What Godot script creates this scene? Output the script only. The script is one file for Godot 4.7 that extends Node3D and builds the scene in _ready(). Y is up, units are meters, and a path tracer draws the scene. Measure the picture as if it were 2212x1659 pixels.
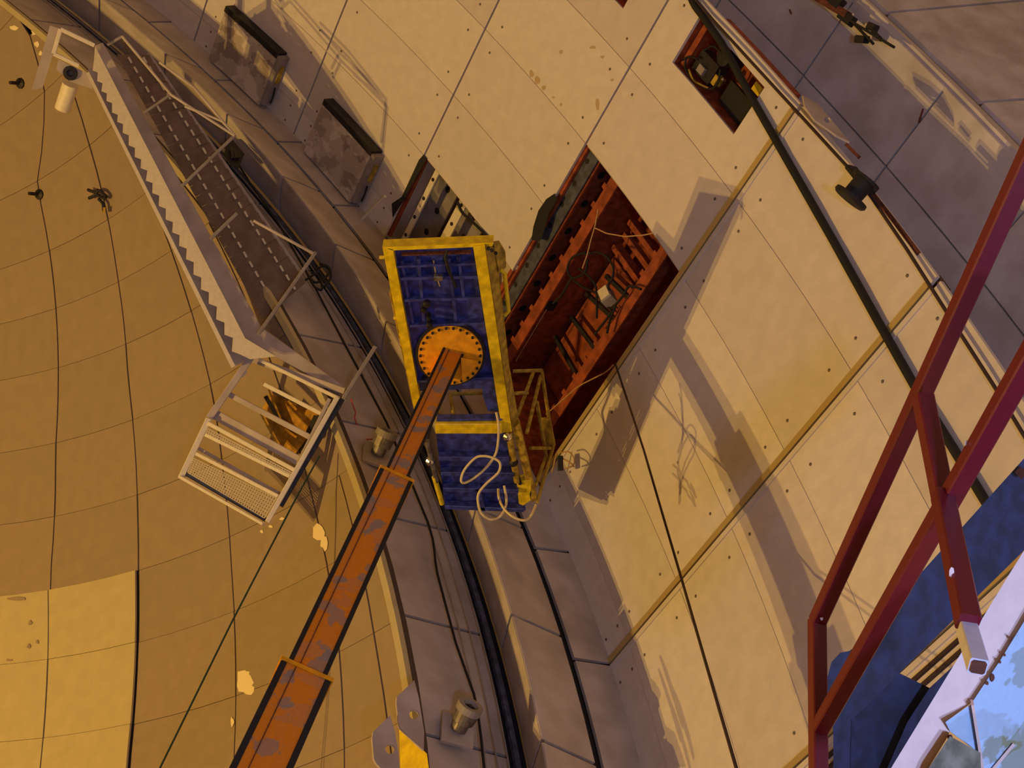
extends Node3D
# Inside an observatory dome, looking up at the closed shutter with a boom lift raised beneath it.
# World frame: the camera stands at the origin, y is up. The dome's slit runs along direction V,
# its width along direction U; both are horizontal. "theta" turns round the U axis, "r" is the
# distance from that axis.

const FOCAL := 2600.0                       # pixels, picture taken as 2212 x 1659
const CX := 1106.0
const CY := 829.5
const PITCH := 0.878651                     # 50.343 degrees up
const U := Vector3(-0.42920891, 0.0, -0.90320524)
const V := Vector3(0.90320524, 0.0, -0.42920891)
const AXIS := Vector3(-11.06668, 4.2189, 5.258957)
const SLIT_MID := 7.1
const R_DOME := 16.44                       # inner skin beyond the slit
const R_ROOF := 19.0                        # shutter lining
const FLOOR_Y := -6.2
const DECK_Y := 10.1
const LAMP_A := Vector3(-16.2, 2.15, -4.2)
const LAMP_B := Vector3(-16.3, 1.55, -4.75)

var M := {}
var names := {}
var rng := RandomNumberGenerator.new()

# ------------------------------------------------------------------ pixels to places
func fwd() -> Vector3: return Vector3(0, sin(PITCH), -cos(PITCH))
func dwn() -> Vector3: return Vector3(0, -cos(PITCH), -sin(PITCH))
func dirz(p: Vector2) -> Vector3:           # direction whose depth along the lens axis is 1
	return Vector3(1, 0, 0) * ((p.x - CX) / FOCAL) + dwn() * ((p.y - CY) / FOCAL) + fwd()
func at_z(p: Vector2, z: float) -> Vector3: return dirz(p) * z
func at_y(p: Vector2, y: float) -> Vector3:
	var d := dirz(p)
	return d * (y / d.y)
func at_u(p: Vector2, u: float) -> Vector3:
	var d := dirz(p)
	return d * (u / d.dot(U))
func at_r(p: Vector2, r: float) -> Vector3:
	var d := dirz(p)
	var o := Vector2(-AXIS.dot(V), -AXIS.y)
	var b := Vector2(d.dot(V), d.y)
	var qa := b.dot(b)
	var qb := 2.0 * o.dot(b)
	var qc := o.dot(o) - r * r
	return d * ((-qb + sqrt(maxf(qb * qb - 4.0 * qa * qc, 0.0))) / (2.0 * qa))
func dome_mid() -> Vector3: return AXIS + U * SLIT_MID
func at_s(p: Vector2, r: float) -> Vector3:
	var d := dirz(p)
	var c := dome_mid()
	var qa := d.dot(d)
	var qb := -2.0 * d.dot(c)
	var qc := c.dot(c) - r * r
	return d * ((-qb + sqrt(maxf(qb * qb - 4.0 * qa * qc, 0.0))) / (2.0 * qa))
func at_plane(p: Vector2, pl: Plane) -> Vector3:
	var d := dirz(p)
	return d * (pl.d / pl.normal.dot(d))
func plane3(a: Vector3, b: Vector3, c: Vector3) -> Plane: return Plane(a, b, c)
func far(p: Vector2, dist: float) -> Vector3: return dirz(p).normalized() * dist
func cyl(th: float, u: float, r: float) -> Vector3:
	var a := deg_to_rad(th)
	return AXIS + U * u + V * (r * cos(a)) + Vector3.UP * (r * sin(a))
func rad_dir(th: float) -> Vector3:
	var a := deg_to_rad(th)
	return V * cos(a) + Vector3.UP * sin(a)
func sph(az: float, el: float, r: float) -> Vector3:
	var a := deg_to_rad(az)
	var e := deg_to_rad(el)
	return dome_mid() + (U * cos(a) + V * sin(a)) * (r * cos(e)) + Vector3.UP * (r * sin(e))
func px(a: Array) -> Array:                 # flat list of numbers to pixels
	var o := []
	for i in range(0, a.size(), 2): o.append(Vector2(a[i], a[i + 1]))
	return o

# ------------------------------------------------------------------ mesh helpers
func mb() -> SurfaceTool:
	var st := SurfaceTool.new()
	st.begin(Mesh.PRIMITIVE_TRIANGLES)
	st.set_smooth_group(-1)
	return st
func tri(st: SurfaceTool, a: Vector3, b: Vector3, c: Vector3) -> void:
	st.add_vertex(a); st.add_vertex(b); st.add_vertex(c)
func quad(st: SurfaceTool, a: Vector3, b: Vector3, c: Vector3, d: Vector3) -> void:
	tri(st, a, b, c); tri(st, a, c, d)
func outq(st: SurfaceTool, a: Vector3, b: Vector3, c: Vector3, d: Vector3, mid: Vector3) -> void:
	# a quad whose front looks away from mid (front faces run clockwise)
	var n := (b - a).cross(c - a)
	if n.dot((a + b + c + d) * 0.25 - mid) > 0.0: quad(st, a, d, c, b)
	else: quad(st, a, b, c, d)
func outt(st: SurfaceTool, a: Vector3, b: Vector3, c: Vector3, mid: Vector3) -> void:
	if (b - a).cross(c - a).dot((a + b + c) / 3.0 - mid) > 0.0: tri(st, a, c, b)
	else: tri(st, a, b, c)
func build(st: SurfaceTool, called: String, m: Material, parent: Node) -> MeshInstance3D:
	st.index()
	st.generate_normals()
	var o := MeshInstance3D.new()
	o.mesh = st.commit()
	o.material_override = null
	if o.mesh.get_surface_count() > 0: o.mesh.surface_set_material(0, m)
	o.cast_shadow = GeometryInstance3D.SHADOW_CASTING_SETTING_ON
	o.name = numbered(called) if parent == self else called
	parent.add_child(o, true)
	return o
func share(mesh: Mesh, called: String, parent: Node, xf: Transform3D) -> MeshInstance3D:
	var o := MeshInstance3D.new()
	o.mesh = mesh
	o.name = called
	parent.add_child(o, true)
	o.transform = xf
	return o
func numbered(n: String) -> String:
	if not names.has(n):
		names[n] = 0
		return n
	names[n] += 1
	return "%s_%03d" % [n, names[n]]
func thing(called: String, label: String, category: String, group := "") -> Node3D:
	var o := Node3D.new()
	o.name = numbered(called)
	add_child(o)
	tag(o, label, category, group)
	return o
func tag(o: Node, label: String, category: String, group := "") -> void:
	o.set_meta("label", label)
	o.set_meta("category", category)
	if group: o.set_meta("group", group)
func structure(called: String, label: String) -> Node3D:
	var o := Node3D.new()
	o.name = numbered(called)
	add_child(o)
	o.set_meta("kind", "structure")
	o.set_meta("label", label)
	o.set_meta("category", called.split("_")[0])
	return o

func box(st: SurfaceTool, c: Vector3, x: Vector3, y: Vector3, z: Vector3, bevel := 0.0) -> void:
	# half extents as vectors; optional chamfer on the edges along x
	if bevel <= 0.0:
		var p := []
		for i in 8:
			p.append(c + x * (1.0 if i & 1 else -1.0) + y * (1.0 if i & 2 else -1.0) + z * (1.0 if i & 4 else -1.0))
		for f in [[0, 1, 3, 2], [4, 5, 7, 6], [0, 1, 5, 4], [2, 3, 7, 6], [0, 2, 6, 4], [1, 3, 7, 5]]:
			outq(st, p[f[0]], p[f[1]], p[f[2]], p[f[3]], c)
		return
	var ly := y.length()
	var lz := z.length()
	var by := 1.0 - minf(bevel / ly, 0.45)
	var bz := 1.0 - minf(bevel / lz, 0.45)
	var ring := [Vector2(by, 1), Vector2(1, bz), Vector2(1, -bz), Vector2(by, -1), Vector2(-by, -1), Vector2(-1, -bz), Vector2(-1, bz), Vector2(-by, 1)]
	var a := []
	var b := []
	for k in ring:
		a.append(c - x + y * k.x + z * k.y)
		b.append(c + x + y * k.x + z * k.y)
	for i in 8:
		var j := (i + 1) % 8
		outq(st, a[i], a[j], b[j], b[i], c)
	for i in range(1, 7):
		outt(st, a[0], a[i], a[i + 1], c)
		outt(st, b[0], b[i], b[i + 1], c)
func bar(st: SurfaceTool, a: Vector3, b: Vector3, wide: Vector3, w: float, h: float, bevel := 0.0) -> void:
	# box beam from a to b; "wide" hints the direction of its width w, h is its depth
	var d := (b - a)
	var side := (wide - d * (wide.dot(d) / d.length_squared())).normalized()
	var nrm := d.cross(side).normalized()
	box(st, (a + b) * 0.5, d * 0.5, side * (w * 0.5), nrm * (h * 0.5), bevel)
func across(a: Vector3, b: Vector3) -> Vector3:    # width direction square to the line of sight
	return (b - a).cross((a + b) * 0.5).normalized()
func pbar(st: SurfaceTool, a: Vector3, b: Vector3, wpx: float, depth: float, bevel := 0.0) -> void:
	# beam seen wpx pixels wide; its body goes away from the viewer
	var mid := (a + b) * 0.5
	var w := wpx * mid.dot(fwd()) / FOCAL
	var off := mid.normalized() * (depth * 0.5)
	bar(st, a + off, b + off, across(a, b), w, depth, bevel)
func tube(st: SurfaceTool, pts: Array, r: float, n := 8) -> void:
	st.set_smooth_group(1)
	var rings := []
	var ref := Vector3.UP
	for i in pts.size():
		var p0: Vector3 = pts[maxi(i - 1, 0)]
		var p1: Vector3 = pts[mini(i + 1, pts.size() - 1)]
		var t := (p1 - p0).normalized()
		if i == 0: ref = Vector3.UP if absf(t.y) < 0.9 else Vector3.RIGHT
		var s := (ref - t * ref.dot(t)).normalized()
		ref = s
		var w := t.cross(s)
		var ring := []
		for k in n:
			var a := TAU * k / n
			ring.append(pts[i] + (s * cos(a) + w * sin(a)) * r)
		rings.append(ring)
	for i in pts.size() - 1:
		var mid: Vector3 = (pts[i] + pts[i + 1]) * 0.5
		for k in n:
			outq(st, rings[i][k], rings[i][(k + 1) % n], rings[i + 1][(k + 1) % n], rings[i + 1][k], mid)
	st.set_smooth_group(-1)
	for e in [0, pts.size() - 1]:
		var inner: Vector3 = pts[1] if e == 0 else pts[pts.size() - 2]
		for k in range(1, n - 1): outt(st, rings[e][0], rings[e][k], rings[e][k + 1], inner)
func lathe(st: SurfaceTool, base: Vector3, axis: Vector3, prof: Array, n := 20) -> void:
	# prof: Vector2(distance along axis, radius)
	var t := axis.normalized()
	var s := (Vector3.UP if absf(t.y) < 0.9 else Vector3.RIGHT).cross(t).normalized()
	var w := t.cross(s)
	var cap: Vector3 = base + t * ((prof[0].x + prof[prof.size() - 1].x) * 0.5)
	st.set_smooth_group(-1)
	for i in prof.size() - 1:
		var mid: Vector3 = base + t * ((prof[i].x + prof[i + 1].x) * 0.5)
		var rising: bool = absf(prof[i].x - prof[i + 1].x) < 1e-5
		for k in n:
			var a := TAU * k / n
			var b := TAU * (k + 1) / n
			var ca := s * cos(a) + w * sin(a)
			var cb := s * cos(b) + w * sin(b)
			outq(st, base + t * prof[i].x + ca * prof[i].y, base + t * prof[i].x + cb * prof[i].y, base + t * prof[i + 1].x + cb * prof[i + 1].y, base + t * prof[i + 1].x + ca * prof[i + 1].y, cap if rising else mid)
func ring_plate(st: SurfaceTool, pts: Array, off: Vector3) -> void:
	# flat plate: outline in space, thickness "off"
	var c := Vector3.ZERO
	for q in pts: c += q
	c /= pts.size()
	var nrm := Vector3.ZERO
	for i in pts.size(): nrm += (pts[i] - c).cross(pts[(i + 1) % pts.size()] - c)
	nrm = nrm.normalized()
	var ex: Vector3 = (pts[1] - pts[0]).normalized()
	ex = (ex - nrm * ex.dot(nrm)).normalized()
	var ey := nrm.cross(ex)
	var flat := PackedVector2Array()
	for q in pts: flat.append(Vector2((q - c).dot(ex), (q - c).dot(ey)))
	var idx := Geometry2D.triangulate_polygon(flat)
	var mid := c + off * 0.5
	for i in range(0, idx.size(), 3):
		outt(st, pts[idx[i]], pts[idx[i + 1]], pts[idx[i + 2]], mid)
		outt(st, pts[idx[i]] + off, pts[idx[i + 1]] + off, pts[idx[i + 2]] + off, mid)
	for i in pts.size():
		var j := (i + 1) % pts.size()
		var a: Vector3 = pts[i]
		var b: Vector3 = pts[j]
		# side faces: outward by polygon orientation
		var n2 := (b - a).cross(off)
		var inside := nrm.cross(b - a)
		if n2.dot(inside) > 0.0: quad(st, a, b, b + off, a + off)
		else: quad(st, a, a + off, b + off, b)
func plate(st: SurfaceTool, pxs: Array, where: Callable, thick: float) -> void:
	var pts := []
	var c := Vector3.ZERO
	for q in pxs:
		pts.append(where.call(q))
		c += pts[-1]
	ring_plate(st, pts, c.normalized() * thick)
func patch(st: SurfaceTool, fn: Callable, ns: int, nt: int, back: float) -> void:
	# curved slab: fn(s, t, depth) with s, t in 0..1; front at depth 0, back at depth "back"
	st.set_smooth_group(2)
	for i in ns:
		for j in nt:
			var s0 := float(i) / ns
			var s1 := float(i + 1) / ns
			var t0 := float(j) / nt
			var t1 := float(j + 1) / nt
			var m2: Vector3 = fn.call((s0 + s1) * 0.5, (t0 + t1) * 0.5, back * 0.5)
			outq(st, fn.call(s0, t0, 0.0), fn.call(s1, t0, 0.0), fn.call(s1, t1, 0.0), fn.call(s0, t1, 0.0), m2)
			outq(st, fn.call(s0, t0, back), fn.call(s1, t0, back), fn.call(s1, t1, back), fn.call(s0, t1, back), m2)
	st.set_smooth_group(-1)
	var m3: Vector3 = fn.call(0.5, 0.5, back * 0.5)
	for i in ns:
		var s0 := float(i) / ns
		var s1 := float(i + 1) / ns
		for t in [0.0, 1.0]: outq(st, fn.call(s0, t, 0.0), fn.call(s1, t, 0.0), fn.call(s1, t, back), fn.call(s0, t, back), fn.call((s0 + s1) * 0.5, 0.5, back * 0.5))
	for j in nt:
		var t0 := float(j) / nt
		var t1 := float(j + 1) / nt
		for s in [0.0, 1.0]: outq(st, fn.call(s, t0, 0.0), fn.call(s, t1, 0.0), fn.call(s, t1, back), fn.call(s, t0, back), m3)
func roof_patch(st: SurfaceTool, t0: float, t1: float, u0: float, u1: float, r := R_ROOF, thick := 0.04) -> void:
	patch(st, func(s: float, t: float, d: float) -> Vector3: return cyl(lerpf(t0, t1, s), lerpf(u0, u1, t), r + d), maxi(1, int(absf(t1 - t0) / 1.4)), 1, thick)
func band(st: SurfaceTool, t0: float, t1: float, a: Vector2, b: Vector2, thick: Vector2) -> void:
	# ring segment between profile points a and b given as (u, r)
	patch(st, func(s: float, t: float, d: float) -> Vector3:
		var q := a.lerp(b, t) + thick * d
		return cyl(lerpf(t0, t1, s), q.x, q.y), maxi(1, int(absf(t1 - t0) / 1.4)), 1, 1.0)

# ------------------------------------------------------------------ materials
func noise_tex(freq: float, lo: Color, hi: Color, sd: int, contrast := 1.0, oct := 4, size := 256) -> ImageTexture:
	var n := FastNoiseLite.new()
	n.seed = sd
	n.frequency = freq
	n.fractal_octaves = oct
	var im := n.get_seamless_image(size, size)
	var o := Image.create(size, size, true, Image.FORMAT_RGB8)
	for y in size:
		for x in size:
			var k := clampf((im.get_pixel(x, y).r - 0.5) * contrast + 0.5, 0.0, 1.0)
			o.set_pixel(x, y, lo.lerp(hi, k))
	o.generate_mipmaps()
	return ImageTexture.create_from_image(o)
func spot_tex(base: Color, spot: Color, thresh: float, freq: float, sd: int, size := 512) -> ImageTexture:
	var n := FastNoiseLite.new()
	n.seed = sd
	n.frequency = freq
	n.fractal_octaves = 5
	var im := n.get_seamless_image(size, size)
	var n2 := FastNoiseLite.new()
	n2.seed = sd + 9
	n2.frequency = 0.09
	var im2 := n2.get_seamless_image(size, size)
	var o := Image.create(size, size, true, Image.FORMAT_RGB8)
	for y in size:
		for x in size:
			var k := smoothstep(thresh, thresh + 0.02, im.get_pixel(x, y).r)
			var b := base.lerp(base.darkened(0.08), im2.get_pixel(x, y).r)
			o.set_pixel(x, y, b.lerp(spot, k))
	o.generate_mipmaps()
	return ImageTexture.create_from_image(o)
func mat(key: String, col: Color, rough := 0.75, metal := 0.0, tex: Texture2D = null, scale := 0.5) -> StandardMaterial3D:
	var m := StandardMaterial3D.new()
	m.albedo_color = col
	m.roughness = rough
	m.metallic = metal
	if tex:
		m.albedo_texture = tex
		m.uv1_triplanar = true
		m.uv1_world_triplanar = true
		m.uv1_scale = Vector3.ONE * scale
	M[key] = m
	return m
func s8(r: int, g: int, b: int) -> Color: return Color8(r, g, b)

func make_materials() -> void:
	var grain := noise_tex(0.05, Color(0.94, 0.94, 0.94), Color(1, 1, 1), 3, 1.6, 5)
	var dirt := noise_tex(0.02, Color(0.84, 0.83, 0.8), Color(1, 1, 1), 11, 1.8, 5)
	var scuff := noise_tex(0.03, Color(0.7, 0.68, 0.66), Color(1, 1, 1), 21, 2.4, 5)
	mat("roof", s8(228, 216, 206), 0.7, 0.0, grain, 0.35)
	mat("roof_b", s8(222, 211, 200), 0.7, 0.0, grain, 0.3)
	mat("roof_c", s8(232, 221, 208), 0.7, 0.0, grain, 0.4)
	mat("dome", s8(159, 138, 110), 0.55, 0.0, grain, 0.3)
	mat("dome_b", s8(162, 140, 112), 0.55, 0.0, grain, 0.35)
	mat("dome_fresh", s8(200, 183, 132), 0.5, 0.0, grain, 0.3)
	mat("dome_back", s8(84, 68, 54), 0.9)
	mat("wall", s8(205, 192, 186), 0.7, 0.0, dirt, 0.3)
	mat("wall_b", s8(200, 186, 178), 0.7, 0.0, dirt, 0.33)
	mat("upper", s8(222, 214, 216), 0.7, 0.0, dirt, 0.3)
	mat("upper_b", s8(218, 210, 212), 0.7, 0.0, dirt, 0.33)
	mat("shaded_tread", s8(132, 112, 98), 0.8, 0.0, dirt, 0.6)  # darker than the other stair paint: underside shade put into the colour
	mat("peel", Color.WHITE, 0.7, 0.0, spot_tex(s8(222, 208, 190), s8(150, 134, 122), 0.52, 0.008, 5), 0.45)
	mat("shell", s8(205, 192, 178), 0.85)
	mat("floor", s8(120, 114, 108), 0.85, 0.0, dirt, 0.2)
	mat("black", s8(26, 24, 26), 0.7)
	mat("rubber", s8(23, 21, 22), 0.8)
	mat("dark", s8(52, 48, 52), 0.55, 0.3, scuff, 1.2)
	mat("steel", s8(150, 142, 134), 0.45, 0.6, scuff, 0.9)
	mat("grey", s8(160, 150, 146), 0.6, 0.0, dirt, 0.7)
	mat("grey_blue", s8(96, 100, 116), 0.6, 0.1, scuff, 0.8)
	mat("chrome", s8(225, 220, 210), 0.18, 1.0)
	mat("primer", s8(176, 84, 42), 0.65, 0.0, scuff, 0.8)
	mat("yellow", s8(252, 218, 20), 0.4, 0.0, dirt, 1.2)
	mat("yellow_dull", s8(196, 164, 52), 0.55, 0.0, scuff, 1.0)
	mat("blue", s8(66, 74, 160), 0.4, 0.0, scuff, 0.9)
	mat("orange", s8(255, 176, 14), 0.45, 0.0, dirt, 1.2)
	mat("boom", Color.WHITE, 0.5, 0.0, spot_tex(s8(240, 140, 18), s8(150, 130, 116), 0.62, 0.014, 8), 0.5)
	mat("hose", s8(226, 204, 140), 0.5)
	mat("rope", s8(62, 44, 40), 0.9)
	mat("rope_green", s8(40, 62, 46), 0.9)
	mat("red_wire", s8(200, 70, 50), 0.5)
	mat("maroon", s8(104, 18, 36), 0.35, 0.0, grain, 2.0)
	mat("navy", s8(44, 53, 104), 0.55, 0.0, scuff, 1.4)
	mat("pale", s8(228, 196, 190), 0.5, 0.0, grain, 1.5)  # pink tint mixes the warm and cool lamp light into the paint
	mat("pale_cool_lit", Color.WHITE, 0.45, 0.0, spot_tex(s8(176, 206, 242), s8(128, 132, 108), 0.66, 0.012, 15), 0.8)  # blue base carries the cool light; the spots are chipped paint
	mat("cool_lit_white", s8(206, 204, 224), 0.5, 0.0, grain, 1.5)  # white paint tinted with the cool lamp light
	mat("worn", s8(132, 128, 112), 0.8, 0.0, scuff, 2.5)
	mat("rust", s8(116, 62, 44), 0.85, 0.0, scuff, 2.0)
	mat("rail", s8(206, 180, 118), 0.3, 0.35)
	mat("ochre", s8(206, 152, 40), 0.6, 0.0, scuff, 0.9)
	mat("cream", s8(238, 226, 196), 0.5, 0.0, grain, 1.0)
	mat("mesh", s8(206, 192, 166), 0.6)
	mat("bolt", s8(110, 98, 92), 0.6, 0.2)
	mat("flake", s8(246, 226, 180), 0.5)
	mat("stain", s8(196, 170, 134), 0.8)
	mat("rope_light", s8(190, 150, 96), 0.8)
	for w in [["bulb_warm", s8(255, 190, 110), 6.0], ["bulb_cool", s8(200, 220, 255), 4.0]]:
		var m := mat(w[0], w[1], 0.3)
		m.emission_enabled = true
		m.emission = w[1]
		m.emission_energy_multiplier = w[2]

# ------------------------------------------------------------------ scene
func _ready() -> void:
	rng.seed = 4
	# camera
	var cam := Camera3D.new()
	cam.name = "camera"
	add_child(cam)
	cam.fov = rad_to_deg(2.0 * atan(CY / FOCAL))
	cam.keep_aspect = Camera3D.KEEP_HEIGHT
	cam.near = 0.05
	cam.far = 200.0
	cam.rotation = Vector3(PITCH, 0, 0)
	cam.current = true
	# air: the dome is closed, no sky shows
	var we := WorldEnvironment.new()
	we.name = "world"
	var env := Environment.new()
	env.background_mode = Environment.BG_COLOR
	env.background_color = Color.BLACK
	env.tonemap_mode = Environment.TONE_MAPPER_LINEAR
	env.tonemap_exposure = 1.0
	env.sdfgi_enabled = true
	env.ssao_enabled = true
	env.ssil_enabled = true
	we.environment = env
	add_child(we)
	make_materials()
	# the place
	build_shell()
	build_floodlights()
	build_fill_lamp()
	build_near_fill_lamp()
	build_dome_wall()
	build_slit_wall()
	build_roof()
	build_right_wall()
	# things, the largest first
	build_lift()
	build_shutter_bays()
	build_ducts()
	build_stair()
	build_cage()
	build_guard_rail()
	build_foreground()
	build_cables()
	build_fittings()

func lamp(parent: Node3D, called: String, at: Vector3, col: Color, energy: float, size: float) -> void:
	var l := OmniLight3D.new()
	l.name = called
	l.light_color = col
	l.light_energy = energy
	l.light_size = size
	l.omni_range = 80.0
	l.omni_attenuation = 2.0
	l.shadow_enabled = true
	parent.add_child(l, true)
	l.position = at
func build_floodlights() -> void:
	var t := thing("floodlight_mast", "tall steel mast carrying two warm sodium floodlights on the dome floor", "floodlight")
	var foot := Vector3(LAMP_A.x - 0.9, FLOOR_Y, LAMP_A.z + 0.4)
	var st := mb()
	tube(st, [foot, Vector3(foot.x, 2.6, foot.z)], 0.07, 12)
	build(st, "mast", M.steel, t)
	st = mb()
	box(st, foot + Vector3(0, 0.05, 0), Vector3(0.5, 0, 0), Vector3(0, 0.05, 0), Vector3(0, 0, 0.5), 0.02)
	build(st, "base", M.dark, t)
	for p in [LAMP_A, LAMP_B]:
		st = mb()
		tube(st, [Vector3(foot.x, p.y, foot.z), p + Vector3(-0.25, 0, 0.11)], 0.03)
		build(st, "arm", M.steel, t)
		st = mb()
		lathe(st, p + Vector3(-0.34, 0, 0.15), Vector3(0.9, 0, -0.4), [Vector2(0, 0.001), Vector2(0, 0.16), Vector2(0.12, 0.2), Vector2(0.13, 0.2), Vector2(0.02, 0.15), Vector2(0.02, 0.001)])
		build(st, "reflector", M.steel, t)
		st = mb()
		lathe(st, p - Vector3(0, 0.06, 0), Vector3.UP, [Vector2(0, 0.001), Vector2(0.02, 0.045), Vector2(0.06, 0.06), Vector2(0.1, 0.045), Vector2(0.12, 0.001)], 12)
		build(st, "bulb", M.bulb_warm, t)
		lamp(t, "sodium_light", p, Color(1.0, 0.61, 0.145).linear_to_srgb(), 92.0, 0.05)
func build_fill_lamp() -> void:  # unseen fill lamp, added to cool the shadows
	var t := thing("fill_lamp", "added cool fill globe on a stand on the dome floor, out of view", "lamp")
	var p := Vector3(1.5, -3.8, 1.9)
	var st := mb()
	lathe(st, p - Vector3(0, 0.24, 0), Vector3.UP, [Vector2(0, 0.001), Vector2(0.03, 0.12), Vector2(0.1, 0.2), Vector2(0.24, 0.24), Vector2(0.38, 0.2), Vector2(0.45, 0.12), Vector2(0.48, 0.001)], 20)
	build(st, "globe", M.bulb_cool, t)
	st = mb()
	lathe(st, p - Vector3(0, 0.32, 0), Vector3.UP, [Vector2(0, 0.001), Vector2(0, 0.12), Vector2(0.06, 0.15), Vector2(0.06, 0.001)], 16)
	build(st, "holder", M.steel, t)
	st = mb()
	tube(st, [Vector3(p.x, FLOOR_Y, p.z), p - Vector3(0, 0.28, 0)], 0.025)
	build(st, "stand", M.steel, t)
	st = mb()
	lathe(st, Vector3(p.x, FLOOR_Y, p.z), Vector3.UP, [Vector2(0, 0.001), Vector2(0, 0.3), Vector2(0.03, 0.3), Vector2(0.05, 0.02)], 16)
	build(st, "foot", M.dark, t)
	lamp(t, "cool_light", p, Color(0.42, 0.55, 1.0).linear_to_srgb(), 31.0, 0.24)

func build_near_fill_lamp() -> void:  # unseen fill lamp, added to brighten the nearby beam and rail
	var t := thing("near_fill_lamp", "added cool fill batten on a stand near the walkway beam, out of view", "lamp")
	var p := Vector3(1.7, -0.6, -1.1)
	var st := mb()
	tube(st, [p + Vector3(-0.2, 0, 0), p + Vector3(0.2, 0, 0)], 0.016, 10)
	build(st, "lamp_tube", M.bulb_cool, t)
	st = mb()
	box(st, p - Vector3(0, 0.05, 0), Vector3(0.24, 0, 0), Vector3(0, 0.02, 0), Vector3(0, 0, 0.04), 0.006)
	build(st, "housing", M.steel, t)
	st = mb()
	tube(st, [Vector3(p.x, FLOOR_Y, p.z), p - Vector3(0, 0.07, 0)], 0.02)
	build(st, "stand", M.steel, t)
	lamp(t, "cool_light", p + Vector3(0, 0.03, 0), Color(0.44, 0.6, 1.0).linear_to_srgb(), 4.2, 0.12)

func build_shell() -> void:
	# the closed outer dome and the floor
	var w := structure("wall_dome", "pale outer shell of the round observatory dome")
	var st := mb()
	var c := dome_mid()
	var n := 48
	for i in n:
		for j in 20:
			var f := func(s: int, t: int, r: float) -> Vector3:
				var az := TAU * s / n
				var el := lerpf(-0.44, PI * 0.5, t / 20.0)
				return c + Vector3(cos(az) * cos(el), sin(el), sin(az) * cos(el)) * r
			st.set_smooth_group(1)
			quad(st, f.call(i, j, 24.5), f.call(i + 1, j, 24.5), f.call(i + 1, j + 1, 24.5), f.call(i, j + 1, 24.5))
			st.set_smooth_group(2)
			quad(st, f.call(i, j, 24.9), f.call(i, j + 1, 24.9), f.call(i + 1, j + 1, 24.9), f.call(i + 1, j, 24.9))
	build(st, "skin", M.shell, w)
	var fl := structure("floor", "grey concrete floor of the dome")
	st = mb()
	lathe(st, Vector3(c.x, FLOOR_Y - 0.3, c.z), Vector3.UP, [Vector2(0, 0.01), Vector2(0, 24.6), Vector2(0.3, 24.6), Vector2(0.3, 0.01)], 64)
	build(st, "slab", M.floor, fl)

# ---- A: the dome skin beyond the slit, in gores and rows of panels
func gore(i: int, el: float) -> float:
	var keys := [
		[[10, 54.2], [27, 55.3], [34, 57.1], [46, 62.0], [49, 63.2], [53, 68.8], [57, 72.0]],
		[[10, 60.2], [17, 60.7], [26, 62.0], [29.4, 62.7], [36.7, 64.5], [42.5, 66.8], [49.4, 70.0], [55, 73.0]],
		[[10, 67.2], [14, 67.6], [24.6, 68.9], [30, 69.9], [33.6, 70.7], [40, 71.7], [50, 73.5]],
		[[10, 74.8], [20, 75.6], [27, 75.7], [40, 76.0]],
		[[5, 78.5], [18, 77.9], [40, 78.0]]]
	if i < 1: return gore(1, el) - 7.2 * (1 - i)
	var k: Array = keys[i - 1]
	if el <= k[0][0]: return k[0][1]
	for j in k.size() - 1:
		if el <= k[j + 1][0]:
			return lerpf(k[j][1], k[j + 1][1], (el - k[j][0]) / (k[j + 1][0] - k[j][0]))
	var l := k.size() - 1
	return k[l][1] + (el - k[l][0]) * (k[l][1] - k[l - 1][1]) / (k[l][0] - k[l - 1][0])
func lip_az(el: float) -> float:
	return rad_to_deg(acos(clampf(2.9 / (R_DOME * cos(deg_to_rad(el))), -1, 1)))
func gore_edge(i: int, el: float) -> float:
	return minf(gore(i, el), lip_az(el)) if i <= 5 else lip_az(el)
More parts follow.
